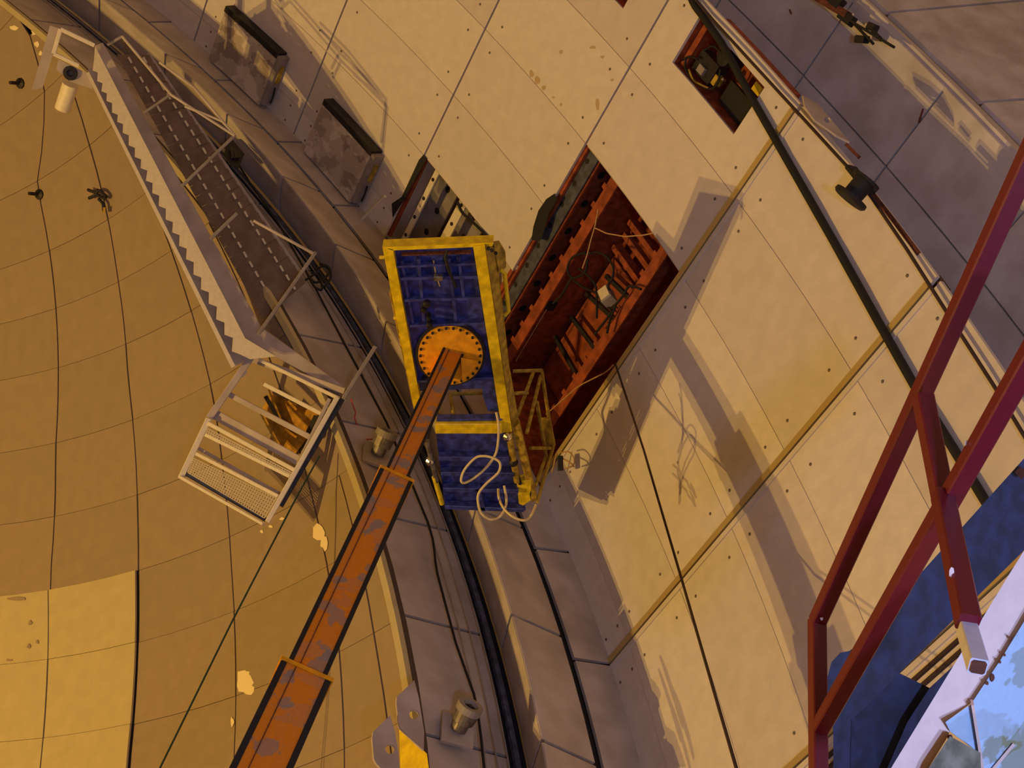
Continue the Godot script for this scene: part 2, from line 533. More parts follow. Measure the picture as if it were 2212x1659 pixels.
func build_dome_wall() -> void:
	var w := structure("wall_left", "ochre lit dome wall of curved sheet metal panels in gores")
	var st := mb()
	patch(st, func(s: float, t: float, d: float) -> Vector3:
		var el := lerpf(-10.0, 66.0, s)
		return sph(lerpf(10.0, lip_az(el) - 0.05, t), el, R_DOME + 0.03 + d), 30, 24, 0.12)
	build(st, "backing", M.dome_back, w)
	var rows := [-10.0, -6.0, -2.0, 2.0, 6.2, 10.4, 14.5, 18.6, 22.6, 26.3, 30.3, 34.4, 38.6, 42.0, 45.3, 49.2, 53.0, 57.0, 61.5, 66.0]
	for r in rows.size() - 1:
		for i in range(-5, 6):
			var em: float = (rows[r] + rows[r + 1]) * 0.5
			if lip_az(em) - gore_edge(i, em) < 0.6: continue
			var last: bool = lip_az(em) - gore_edge(i + 1, em) < 0.6
			var fresh: bool = i <= 1 and rows[r + 1] <= 26.4 and rows[r] > 5.0
			var proud := 0.05 if fresh else 0.0
			var lift := rng.randf() * 0.006
			st = mb()
			patch(st, func(s: float, t: float, d: float) -> Vector3:
				var tilt := 0.2 * (62.0 - gore(i, em))
				var e0: float = rows[r] + 0.012
				var e1: float = rows[r + 1] - 0.012
				var el := lerpf(e0, e1, s)
				var a0 := gore_edge(i, el) + 0.045 / cos(deg_to_rad(el))
				var a1 := (lip_az(el) if last else gore_edge(i + 1, el)) - 0.045 / cos(deg_to_rad(el))
				var az := lerpf(a0, a1, t)
				var e2 := el + (62.0 - az) * 0.19 * clampf((60.0 - el) / 20.0, 0, 1) * clampf((el - 4.0) / 8.0, 0, 1)
				return sph(minf(az, lip_az(e2)), e2, R_DOME - proud - lift + d), 3, 3, 0.03)
			var m: Material = M.dome_fresh if fresh else (M.dome if (r * 3 + i) % 2 == 0 else M.dome_b)
			build(st, "panel", m, w)
	# bright flakes where the paint has come away
	var spots := [[690, 1150, 14, 30], [700, 1172, 8, 22], [525, 1475, 22, 26], [540, 1490, 16, 12], [533, 1455, 8, 5], [610, 1120, 7, 4], [565, 1148, 5, 5], [502, 1560, 4, 14], [585, 1137, 5, 4], [30, 60, 10, 8], [75, 70, 9, 7], [80, 95, 7, 9], [88, 115, 5, 6]]
	for q in spots:
		st = mb()
		var pts := []
		for k in 9:
			var a := TAU * k / 9.0
			var rr := rng.randf_range(0.55, 1.1)
			pts.append(at_s(Vector2(q[0] + cos(a) * q[2] * rr, q[1] + sin(a) * q[3] * rr), R_DOME - 0.012))
		ring_plate(st, pts, pts[0].normalized() * 0.006)
		build(st, "paint_patch", M.flake, w)
	for q in [[35, 1293, 26, 5], [65, 1345, 5, 6], [62, 1396, 5, 6], [80, 1387, 4, 5], [20, 1426, 9, 3]]:
		st = mb()
		var pts := []
		for k in 9:
			var a := TAU * k / 9.0
			var rr := rng.randf_range(0.6, 1.1)
			pts.append(at_s(Vector2(q[0] + cos(a) * q[2] * rr, q[1] + sin(a) * q[3] * rr), R_DOME - 0.066))
		ring_plate(st, pts, pts[0].normalized() * 0.006)
		build(st, "stain", M.dome, w)
	# rolled edge of the skin along the slit
	st = mb()
	band(st, -4.0, 66.0, Vector2(10.05, 16.13), Vector2(9.98, 16.17), Vector2(0.0, 0.06))
	build(st, "edge_strip", M.dome_fresh, w)

# ---- B: the stepped arch girder along the slit
func build_slit_wall() -> void:
	var w := structure("wall_slit", "stepped grey arch girder along the slit")
	var cuts := [-6.0, -0.5, 4.9, 10.1, 15.3, 20.4, 25.7, 31.2, 36.5, 41.6, 46.6, 51.8, 57.0, 62.2, 67.0]
	for i in cuts.size() - 1:
		var a: float = cuts[i] + 0.07
		var b: float = cuts[i + 1] - 0.07
		var m: Material = M.wall if i % 2 else M.wall_b
		for f in [[a + 0.6, b + 0.6, Vector2(10.02, 16.22), Vector2(10.34, 17.42), Vector2(0.05, 0), "face_panel"],
				[a, b, Vector2(10.36, 17.66), Vector2(9.68, 17.46), Vector2(0, 0.05), "ledge_panel"],
				[a, b, Vector2(9.67, 17.47), Vector2(10.02, 18.3), Vector2(0.05, 0), "outer_panel"],
				[a - 0.8, b - 0.8, Vector2(10.1, 18.46), Vector2(10.16, 19.0), Vector2(0.05, 0), "fold_panel"]]:
			var st := mb()
			band(st, f[0], f[1], f[2], f[3], f[4])
			build(st, f[5], m, w)
	var st := mb()
	band(st, -6, 67, Vector2(10.07, 16.24), Vector2(10.5, 17.6), Vector2(0.1, 0))
	build(st, "backing", M.dome_back, w)
	st = mb()
	band(st, -6, 67, Vector2(10.45, 17.4), Vector2(10.45, 17.7), Vector2(0.06, 0))
	band(st, -6, 67, Vector2(9.8, 17.6), Vector2(10.14, 18.36), Vector2(0.2, 0))
	band(st, -6, 67, Vector2(10.16, 18.2), Vector2(10.2, 19.2), Vector2(0.2, 0))
	build(st, "groove", M.black, w)
	st = mb()
	band(st, -6, 67, Vector2(10.33, 17.5), Vector2(10.33, 17.56), Vector2(0.06, 0))
	build(st, "rail", M.grey_blue, w)
	st = mb()
	for k in 3: band(st, -6, 67, Vector2(10.08 + k * 0.06, 16.98 + 0.17 * k), Vector2(10.085 + k * 0.06, 17.0 + 0.17 * k), Vector2(-0.012, 0))
	build(st, "bead", M.grey, w)

# ---- C: lining of the shutter
func build_roof() -> void:
	var w := structure("ceiling", "cream metal lining of the closed dome shutter in large curved panels")
	var rows := [-9.3, -1.5, 6.4, 14.5, 22.95, 30.7, 38.5, 46.5, 54.5, 62.5]
	var cols := [3.95, 5.22, 6.38, 7.48, 8.57, 9.72, 10.17]
	var mats := [M.roof, M.roof_b, M.roof_c]
	var heads := []
	for r in rows.size() - 1:
		var gap := 0.05 if rows[r] > 22 else 0.1
		for c in cols.size() - 1:
			if rows[r] == 22.95 and cols[c] > 6.3: continue           # open bay
			if rows[r] == 30.7 and cols[c] > 8.5: continue            # second open bay
			var st := mb()
			var t0: float = rows[r] + gap
			var t1: float = rows[r + 1] - gap
			var u0: float = cols[c] + (0.0 if c == 0 else 0.004)
			var u1: float = cols[c + 1] - (0.0 if c == cols.size() - 2 else 0.004)
			if c == 0 and rows[r] > 20 and rows[r] < 40:
				# panel with a rectangular access cut-out
				var h0: float = rows[r] + 1.75
				var h1: float = rows[r] + 6.05
				roof_patch(st, t0, h0, u0, u1)
				roof_patch(st, h1, t1, u0, u1)
				roof_patch(st, h0, h1, u0, 4.13)
				roof_patch(st, h0, h1, 4.76, u1)
			elif c == 4 and rows[r] == 30.7: continue
			else: roof_patch(st, t0, t1, u0, u1)
			build(st, "panel", mats[(r * 2 + c) % 3], w)
			for k in 4:
				heads.append([lerpf(t0, t1, 0.1 if k & 1 else 0.9), lerpf(u0, u1, 0.18 if k & 2 else 0.82)])
	# domed bolt heads
	var hs := mb()
	lathe(hs, Vector3.ZERO, Vector3.UP, [Vector2(0, 0.021), Vector2(0.008, 0.017), Vector2(0.014, 0.001)], 8)
	hs.generate_normals()
	var hm := hs.commit()
	hm.surface_set_material(0, M.bolt)
	for h in heads:
		if h[0] < 2.0 or h[0] > 54.0: continue
		var y: Vector3 = -rad_dir(h[0])
		var x := U
		share(hm, "bolt", w, Transform3D(Basis(x, y, x.cross(y)), cyl(h[0], h[1], R_ROOF + 0.001)))
	# framing behind the joints
	for r in range(1, rows.size() - 1):
		var st := mb()
		roof_patch(st, rows[r] - (0.07 if rows[r] in [30.7, 38.5] else 0.3), rows[r] + (0.07 if rows[r] == 22.95 else 0.3), 3.97, 10.16, R_ROOF + 0.06, 0.05)
		build(st, "joint_backing", M.primer if rows[r] > 22 else M.dome_back, w)
	for c in range(1, cols.size() - 1):
		for seg in [[-9.3, 22.9], [23.0, 30.6], [30.75, 38.4], [38.6, 62.5]]:
			if seg[0] == 23.0 and cols[c] > 6.5: continue
			if seg[0] == 30.75 and cols[c] > 8.6: continue
			var st := mb()
			roof_patch(st, seg[0], seg[1], cols[c] - (0.02 if cols[c] in [6.38, 8.57] else 0.06), cols[c] + (0.02 if cols[c] in [6.38, 8.57] else 0.06), R_ROOF + 0.02, 0.03)
			build(st, "joint_backing", M.wall_b, w)
	# cover strips over three of the joints
	for q in [[22.95, 4.05, 10.1], [14.5, 4.05, 10.17], [6.4, 4.0, 10.17]]:
		var st := mb()
		roof_patch(st, q[0] + 0.02, q[0] + 0.22, q[1], q[2], R_ROOF - 0.03, 0.03)
		build(st, "cover_strip", M.rail, w)
		st = mb()
		roof_patch(st, q[0] - 0.2, q[0] - 0.03, q[1], q[2], R_ROOF - 0.018, 0.02)
		build(st, "cover_strip", M.roof_b, w)
		if q[0] < 8.0:
			for k in 2:
				st = mb()
				roof_patch(st, q[0] - 0.5 - k * 0.28, q[0] - 0.4 - k * 0.28, q[1], q[2], R_ROOF - 0.03, 0.03)
				build(st, "groove_strip", M.rope, w)
	# brown stains
	for q in [[1148, 160, 6, 10], [1160, 173, 8, 9], [1175, 190, 5, 7], [1195, 210, 4, 3], [1212, 226, 4, 4], [1280, 102, 9, 4], [1301, 123, 5, 4], [1290, 225, 5, 16], [1212, 112, 5, 5], [1322, 173, 4, 5]]:
		var st := mb()
		var pts := []
		for k in 8:
			var a := TAU * k / 8.0
			var rr := rng.randf_range(0.6, 1.1)
			pts.append(at_r(Vector2(q[0] + cos(a) * q[2] * rr, q[1] + sin(a) * q[3] * rr), R_ROOF - 0.003))
		ring_plate(st, pts, pts[0].normalized() * 0.002)
		build(st, "stain", M.stain, w)

# ---- D: the roof beyond the shutter's edge, one step further out
func build_right_wall() -> void:
	var w := structure("wall_right", "grey upper dome panels beyond the shutter edge")
	var cuts := [-6.0, -0.2, 4.1, 8.2, 12.2, 17.0, 22.0, 27.0, 32.0, 37.0, 42.0]
	for i in cuts.size() - 1:
		for c in [[4.25, 4.95], [3.2, 4.24]]:
			var st := mb()
			roof_patch(st, cuts[i] + 0.04, cuts[i + 1] - 0.04, c[0] + 0.006, c[1] - 0.006, 20.35, 0.04)
			build(st, "panel", M.upper if i % 2 else M.upper_b, w)
	var st := mb()
	roof_patch(st, -6, 42, 3.15, 5.1, 20.41, 0.05)
	build(st, "backing", M.upper, w)
	st = mb()
	band(st, -6, 48, Vector2(3.2, 20.36), Vector2(3.34, 21.2), Vector2(0.05, 0))
	build(st, "step_face", M.upper, w)
	var high := [-6.0, 4.0, 14.0, 22.5, 27.5, 36.0, 48.0]
	for i in high.size() - 1:
		st = mb()
		band(st, high[i] + 0.06, high[i + 1] - 0.06, Vector2(3.3, 21.25), Vector2(2.5, 24.0), Vector2(0.05, 0))
		build(st, "outer_panel", M.upper, w)
	st = mb()
	band(st, -9, 50, Vector2(5.0, 19.1), Vector2(5.0, 20.5), Vector2(0.06, 0))
	build(st, "end_wall", M.wall, w)
	# rust along the shutter edge and on the panels
	st = mb()
	band(st, 15.6, 18.6, Vector2(3.94, 18.985), Vector2(3.98, 18.985), Vector2(0, 0.02))
	build(st, "rust_streak", M.rust, w)
	for q in [[1995, 235, 1985, 265, 5], [1706, 20, 1710, 30, 5]]:
		st = mb()
		pbar(st, at_r(Vector2(q[0], q[1]), 20.345), at_r(Vector2(q[2], q[3]), 20.345), q[4], 0.004)
		build(st, "rust_streak", M.rust, w)

# ---- the boom lift
func deck(q: Vector2, up := 0.0) -> Vector3: return at_y(q, DECK_Y + up)
func build_lift() -> void:
	var t := thing("boom_lift", "telescopic boom lift with orange boom and yellow and blue work platform", "boom lift")
	var st := mb()
	# boom: three telescoping box sections
	var top := at_z(Vector2(985, 747), 12.9)
	var low := at_z(Vector2(565, 1659), 8.93)
	var dir := (low - top).normalized()
	var foot := top + dir * ((FLOOR_Y + 1.9 - top.y) / dir.y)
	var s1 := at_z(Vector2(850, 1032), 11.36)
	var s2 := at_z(Vector2(652, 1460), 9.6)
	s1 = top + dir * (s1 - top).dot(dir)
	s2 = top + dir * (s2 - top).dot(dir)
	var side := across(top, low)
	var n := dir.cross(side).normalized()
	if n.dot(low) > 0: n = -n                     # towards the viewer
	var sections := [[top - dir * 0.1, s1 + dir * 1.0, 0.235], [s1, s2 + dir * 1.0, 0.335], [s2, foot, 0.43]]
	for k in 3:
		var q: Array = sections[k]
		q[0] += n * (0.055 * k)
		q[1] += n * (0.055 * k)
		st = mb()
		bar(st, q[0] - n * (q[2] * 0.6), q[1] - n * (q[2] * 0.6), side, q[2] * 0.94, q[2] * 1.2, 0.01)
		var sec := build(st, "boom_section", M.boom, t)
		for s in [-1.0, 1.0]:
			st = mb()
			bar(st, q[0] + dir * 0.04 + side * (q[2] * 0.44 * s) - n * 0.012, q[1] + side * (q[2] * 0.44 * s) - n * 0.012, side, q[2] * 0.12, 0.05, 0.005)
			build(st, "slide_strip", M.black, sec)
		st = mb()
		bar(st, q[0] + dir * 0.04 - side * (q[2] * 0.2) + n * 0.004, q[1] - side * (q[2] * 0.2) + n * 0.004, side, 0.008, 0.012)
		build(st, "seam", M.rust, sec)
		if k > 0:
			st = mb()
			bar(st, q[0] - n * (q[2] * 0.6), q[0] + dir * 0.035 - n * (q[2] * 0.6), side, q[2] * 1.06, q[2] * 1.26, 0.006)
			build(st, "collar", M.orange, sec)
	# round slewing plate under the platform
	var dn := (Vector3.DOWN + Vector3(0, 0, 0.24)).normalized()
	var dc := deck(Vector2(973, 768), -0.02)
	st = mb()
	lathe(st, dc, dn, [Vector2(-0.12, 0.3), Vector2(-0.12, 0.375), Vector2(-0.03, 0.375), Vector2(-0.03, 0.3)], 40)
	build(st, "ring_gear", M.black, t)
	st = mb()
	lathe(st, dc, dn, [Vector2(-0.1, 0.001), Vector2(-0.1, 0.345), Vector2(0.0, 0.345), Vector2(0.0, 0.001)], 40)
	var disc := build(st, "slewing_plate", M.orange, t)
	var bx := Vector3.RIGHT
	var bz := bx.cross(dn).normalized()
	for k in 26:
		var a := TAU * k / 26.0
		var bp := dc + (bx * cos(a) + bz * sin(a)) * 0.32
		st = mb()
		lathe(st, bp, dn, [Vector2(-0.01, 0.016), Vector2(0.018, 0.016), Vector2(0.018, 0.001)], 6)
		build(st, "bolt", M.dark, disc)
	st = mb()
	ring_plate(st, [dc + bx * 0.12 + bz * 0.28 + dn * 0.01, dc + bx * 0.3 + bz * 0.06 + dn * 0.01, dc + bx * 0.12 - bz * 0.05 + dn * 0.16], bz * 0.03)
	build(st, "gusset", M.orange, t)
	# main deck
	st = mb()
	ring_plate(st, [deck(Vector2(846, 538), 0.1), deck(Vector2(1026, 531), 0.1), deck(Vector2(1070, 838), 0.1), deck(Vector2(902, 845), 0.1)], Vector3.UP * 0.05)
	build(st, "deck_plate", M.blue, t)
	for q in [[856, 572, 1030, 566, 5], [866, 598, 1035, 594, 7], [874, 645, 1044, 640, 7], [886, 700, 1050, 694, 6], [897, 820, 1066, 812, 6]]:
		st = mb()
		bar(st, deck(Vector2(q[0], q[1]), 0.06), deck(Vector2(q[2], q[3]), 0.06), Vector3(0, 0, 1), q[4] * 0.005, 0.09, 0.005)
		build(st, "cross_member", M.blue, t)
	for q in [[868, 560, 893, 700], [905, 556, 916, 690], [970, 556, 985, 690], [990, 552, 1002, 640]]:
		st = mb()
		bar(st, deck(Vector2(q[0], q[1]), 0.07), deck(Vector2(q[2], q[3]), 0.07), Vector3.RIGHT, 0.035, 0.06, 0.005)
		build(st, "joist", M.blue, t)
	st = mb()
	bar(st, deck(Vector2(868, 549), 0.03), deck(Vector2(1018, 544), 0.03), Vector3(0, 0, 1), 0.014, 0.05)
	build(st, "rusted_lip", M.rust, t)
	# yellow perimeter frame
	var rails := [
		["side_rail", [826, 534, 849, 539, 915, 905, 899, 908], 0.0, 0.14],
		["end_rail", [826, 534, 1066, 524, 1064, 532, 849, 541], 0.0, 0.14],
		["side_rail", [1022, 533, 1047, 529, 1106, 932, 1085, 935], -0.02, 0.12]]
	for q in rails:
		var pts := []
		for p in px(q[1]): pts.append(deck(p, q[2]))
		st = mb()
		ring_plate(st, pts, Vector3.UP * q[3])
		build(st, q[0], M.yellow, t)
	st = mb()
	var fl := []
	fl = [deck(Vector2(1048, 529), -0.02), deck(Vector2(1107, 932), -0.02), deck(Vector2(1121, 922), 0.12), deck(Vector2(1098, 790), 0.12), deck(Vector2(1070, 540), 0.12)]
	ring_plate(st, fl, Vector3(0.01, 0.02, 0))
	build(st, "flared_side", M.yellow_dull, t)
	for q in [[1040, 600, 1104, 925], [846, 610, 902, 880]]:
		st = mb()
		bar(st, deck(Vector2(q[0], q[1]), 0.3), deck(Vector2(q[2], q[3]), 0.3), Vector3.UP, 0.4, 0.02, 0.004)
		build(st, "toe_board", M.yellow_dull, t)
	st = mb()
	ring_plate(st, [deck(Vector2(1066, 526), 0.1), deck(Vector2(1078, 524), 0.16), deck(Vector2(1092, 548), 0.16), deck(Vector2(1093, 578), 0.16), deck(Vector2(1078, 590), 0.1)], Vector3(0, 0.04, 0))
	build(st, "corner_plate", M.yellow_dull, t)
	for q in [[1055, 536], [1063, 540], [1071, 546]]:
		st = mb()
		lathe(st, deck(Vector2(q[0], q[1]), -0.01), Vector3.DOWN, [Vector2(0, 0.02), Vector2(0.015, 0.02), Vector2(0.015, 0.001)], 10)
		build(st, "bolt", M.dark, t)
	st = mb()
	tube(st, [deck(Vector2(1080, 582), 0.12), deck(Vector2(1090, 590), 0.14), deck(Vector2(1099, 672), 0.14), deck(Vector2(1090, 682), 0.12)], 0.022)
	build(st, "grab_handle", M.yellow, t)
	for q in [[826, 556], [856, 687], [868, 722], [884, 802]]:
		st = mb()
		lathe(st, deck(Vector2(q[0], q[1]), 0.02), Vector3.LEFT, [Vector2(-0.02, 0.018), Vector2(0.03, 0.018), Vector2(0.03, 0.001)], 10)
		build(st, "bolt", M.yellow, t)
	# conduits and a glinting lamp bracket under the deck
	st = mb()
	tube(st, [deck(Vector2(936, 562), 0.04), deck(Vector2(941, 590), 0.04), deck(Vector2(944, 600), 0.03), deck(Vector2(950, 618), 0.04)], 0.009)
	build(st, "conduit", M.chrome, t)
	st = mb()
	box(st, deck(Vector2(947, 600), 0.0), Vector3(0.045, 0, 0), Vector3(0, 0.03, 0), Vector3(0, 0, 0.03), 0.012)
	build(st, "junction_box", M.steel, t)
	for q in [[922, 655, 8], [916, 668, 6], [926, 684, 5], [928, 700, 7]]:
		st = mb()
		lathe(st, deck(Vector2(q[0], q[1]), 0.0), Vector3.DOWN, [Vector2(-0.05, 0.005 * q[2]), Vector2(0.03, 0.005 * q[2]), Vector2(0.05, 0.003 * q[2]), Vector2(0.05, 0.001)], 12)
		build(st, "hydraulic_fitting", M.dark, t)
	st = mb()
	tube(st, [deck(Vector2(966, 540), 0.0), deck(Vector2(962, 556), -0.05), deck(Vector2(968, 580), 0.0), deck(Vector2(985, 620), 0.04)], 0.016)
	build(st, "control_cable", M.black, t)
	# lower deck
	st = mb()
	ring_plate(st, [deck(Vector2(941, 928), 0.06), deck(Vector2(1092, 928), 0.06), deck(Vector2(1136, 1103), 0.06), deck(Vector2(961, 1096), 0.06)], Vector3.UP * 0.05)
	build(st, "lower_deck", M.blue, t)
	for q in [[948, 985, 1100, 986], [953, 1018, 1110, 1020], [957, 1052, 1120, 1056], [961, 1090, 1132, 1097]]:
		st = mb()
		bar(st, deck(Vector2(q[0], q[1]), 0.0), deck(Vector2(q[2], q[3]), 0.0), Vector3(0, 0, 1), 0.06, 0.1, 0.006)
		build(st, "cross_member", M.blue, t)
	st = mb()
	bar(st, deck(Vector2(1032, 1050), 0.0), deck(Vector2(1044, 1098), 0.0), Vector3.RIGHT, 0.06, 0.1, 0.006)
	build(st, "joist", M.blue, t)
	st = mb()
	bar(st, deck(Vector2(941, 918), 0.0), deck(Vector2(1084, 918), 0.0), Vector3(0, 0, 1), 0.15, 0.14, 0.01)
	build(st, "cross_rail", M.yellow, t)
	st = mb()
	bar(st, deck(Vector2(944, 903), 0.02), deck(Vector2(1084, 901), 0.02), Vector3(0, 0, 1), 0.03, 0.1, 0.006)
	build(st, "cross_rail_trim", M.blue, t)
	for q in [[922, 952, 944, 1040, 13, "steel"], [938, 1030, 955, 1088, 13, "yellow"], [1100, 940, 1117, 1040, 16, "yellow_dull"], [1112, 1010, 1124, 1045, 10, "dark"]]:
		st = mb()
		tube(st, [deck(Vector2(q[0], q[1])), deck(Vector2(q[2], q[3]))], q[4] * 0.0024, 12)
		build(st, "tube_rail", M[q[5]], t)
	st = mb()
	ring_plate(st, [deck(Vector2(1116, 1040)), deck(Vector2(1147, 1036)), deck(Vector2(1147, 1080)), deck(Vector2(1130, 1092)), deck(Vector2(1121, 1088))], Vector3.UP * 0.1)
	build(st, "end_plate", M.yellow, t)
	st = mb()
	ring_plate(st, [deck(Vector2(1106, 925)), deck(Vector2(1122, 918)), deck(Vector2(1160, 1080)), deck(Vector2(1148, 1086))], Vector3.UP * 0.1)
	build(st, "side_rail", M.yellow_dull, t)
	for q in [[930, 997, 0.055], [1098, 944, 0.06], [1110, 1000, 0.055]]:
		st = mb()
		lathe(st, deck(Vector2(q[0], q[1]), -0.02), Vector3(0.3, -1, 0.3), [Vector2(-0.06, q[2] * 0.8), Vector2(0.0, q[2]), Vector2(0.03, q[2] * 0.5), Vector2(0.035, 0.001)], 14)
		build(st, "hinge_pin", M.chrome if q[0] != 1110 else M.dark, t)
	# guard rails standing on the platform
	for q in [[[1108, 802, 1.0], [1172, 800, 1.0]], [[1170, 800, 1.0], [1186, 905, 1.0]], [[1110, 850, 0.6], [1142, 848, 0.6]],
			[[1152, 804, 0.98], [1118, 897, 0.3]], [[1168, 812, 0.98], [1138, 935, 0.05]], [[1160, 868, 0.7], [1180, 985, 0.6]],
			[[1186, 905, 1.0], [1197, 962, 0.7]], [[1196, 962, 0.7], [1160, 1086, 0.0]], [[1180, 985, 0.6], [1156, 1050, 0.1]], [[1146, 968, 0.3], [1188, 968, 0.62]],
			[[972, 851, 0.5], [1043, 849, 0.5]], [[972, 851, 0.5], [982, 906, 0.02]], [[946, 880, 0.3], [952, 905, 0.05]]]:
		st = mb()
		tube(st, [deck(Vector2(q[0][0], q[0][1]), q[0][2]), deck(Vector2(q[1][0], q[1][1]), q[1][2])], 0.022)
		build(st, "guard_rail", M.yellow_dull, t)
	st = mb()
	ring_plate(st, [deck(Vector2(1166, 906), 0.8), deck(Vector2(1188, 904), 0.8), deck(Vector2(1198, 960), 0.7), deck(Vector2(1174, 972), 0.7)], Vector3.UP * 0.03)
	build(st, "kick_panel", M.yellow_dull, t)
	st = mb()
	ring_plate(st, [deck(Vector2(1044, 832), 0.1), deck(Vector2(1068, 828), 0.1), deck(Vector2(1078, 889), 0.1), deck(Vector2(1054, 888), 0.1), deck(Vector2(1042, 852), 0.1)], Vector3.UP * 0.15)
	build(st, "control_box", M.blue, t)
	# hanging hose
	for h in [[1072, 891, 1077, 919, 1076, 954, 1070, 982, 1052, 1008, 1028, 1030, 1004, 1043, 996, 1037, 1004, 1014, 1026, 990, 1045, 985, 1067, 990, 1080, 1001, 1076, 1021, 1050, 1045, 1034, 1066, 1033, 1088, 1041, 1110, 1060, 1122, 1080, 1116, 1091, 1097, 1094, 1079, 1089, 1049],
			[1076, 1056, 1078, 1077, 1089, 1099, 1108, 1116, 1132, 1124, 1147, 1114, 1158, 1090]]:
		var cv := Curve3D.new()
		var ps := px(h)
		for i in ps.size():
			var z := 12.85 - 0.35 * sin(PI * clampf(float(i) / ps.size(), 0, 1))
			var tng: Vector3 = (at_z(ps[mini(i + 1, ps.size() - 1)], z) - at_z(ps[maxi(i - 1, 0)], z)) / 6.0
			cv.add_point(at_z(ps[i], z), -tng, tng)
		st = mb()
		tube(st, Array(cv.tessellate(3, 3)), 0.0135, 7)
		build(st, "hose", M.hose, t)
	# turret and wheels on the dome floor
	st = mb()
	box(st, Vector3(foot.x, FLOOR_Y + 1.5, foot.z), Vector3(1.3, 0, 0), Vector3(0, 0.55, 0), Vector3(0, 0, 0.8), 0.08)
	build(st, "turret", M.orange, t)
	st = mb()
	box(st, Vector3(foot.x, FLOOR_Y + 0.7, foot.z), Vector3(1.7, 0, 0), Vector3(0, 0.25, 0), Vector3(0, 0, 0.7), 0.05)
	build(st, "chassis", M.dark, t)
	for sx in [-1.25, 1.25]:
		for sz in [-1.0, 1.0]:
			st = mb()
			lathe(st, Vector3(foot.x + sx, FLOOR_Y + 0.45, foot.z + 0.7 * sz), Vector3(0, 0, sz), [Vector2(0, 0.1), Vector2(0, 0.42), Vector2(0.04, 0.45), Vector2(0.3, 0.45), Vector2(0.34, 0.42), Vector2(0.34, 0.1)], 24)
			build(st, "wheel", M.rubber, t)

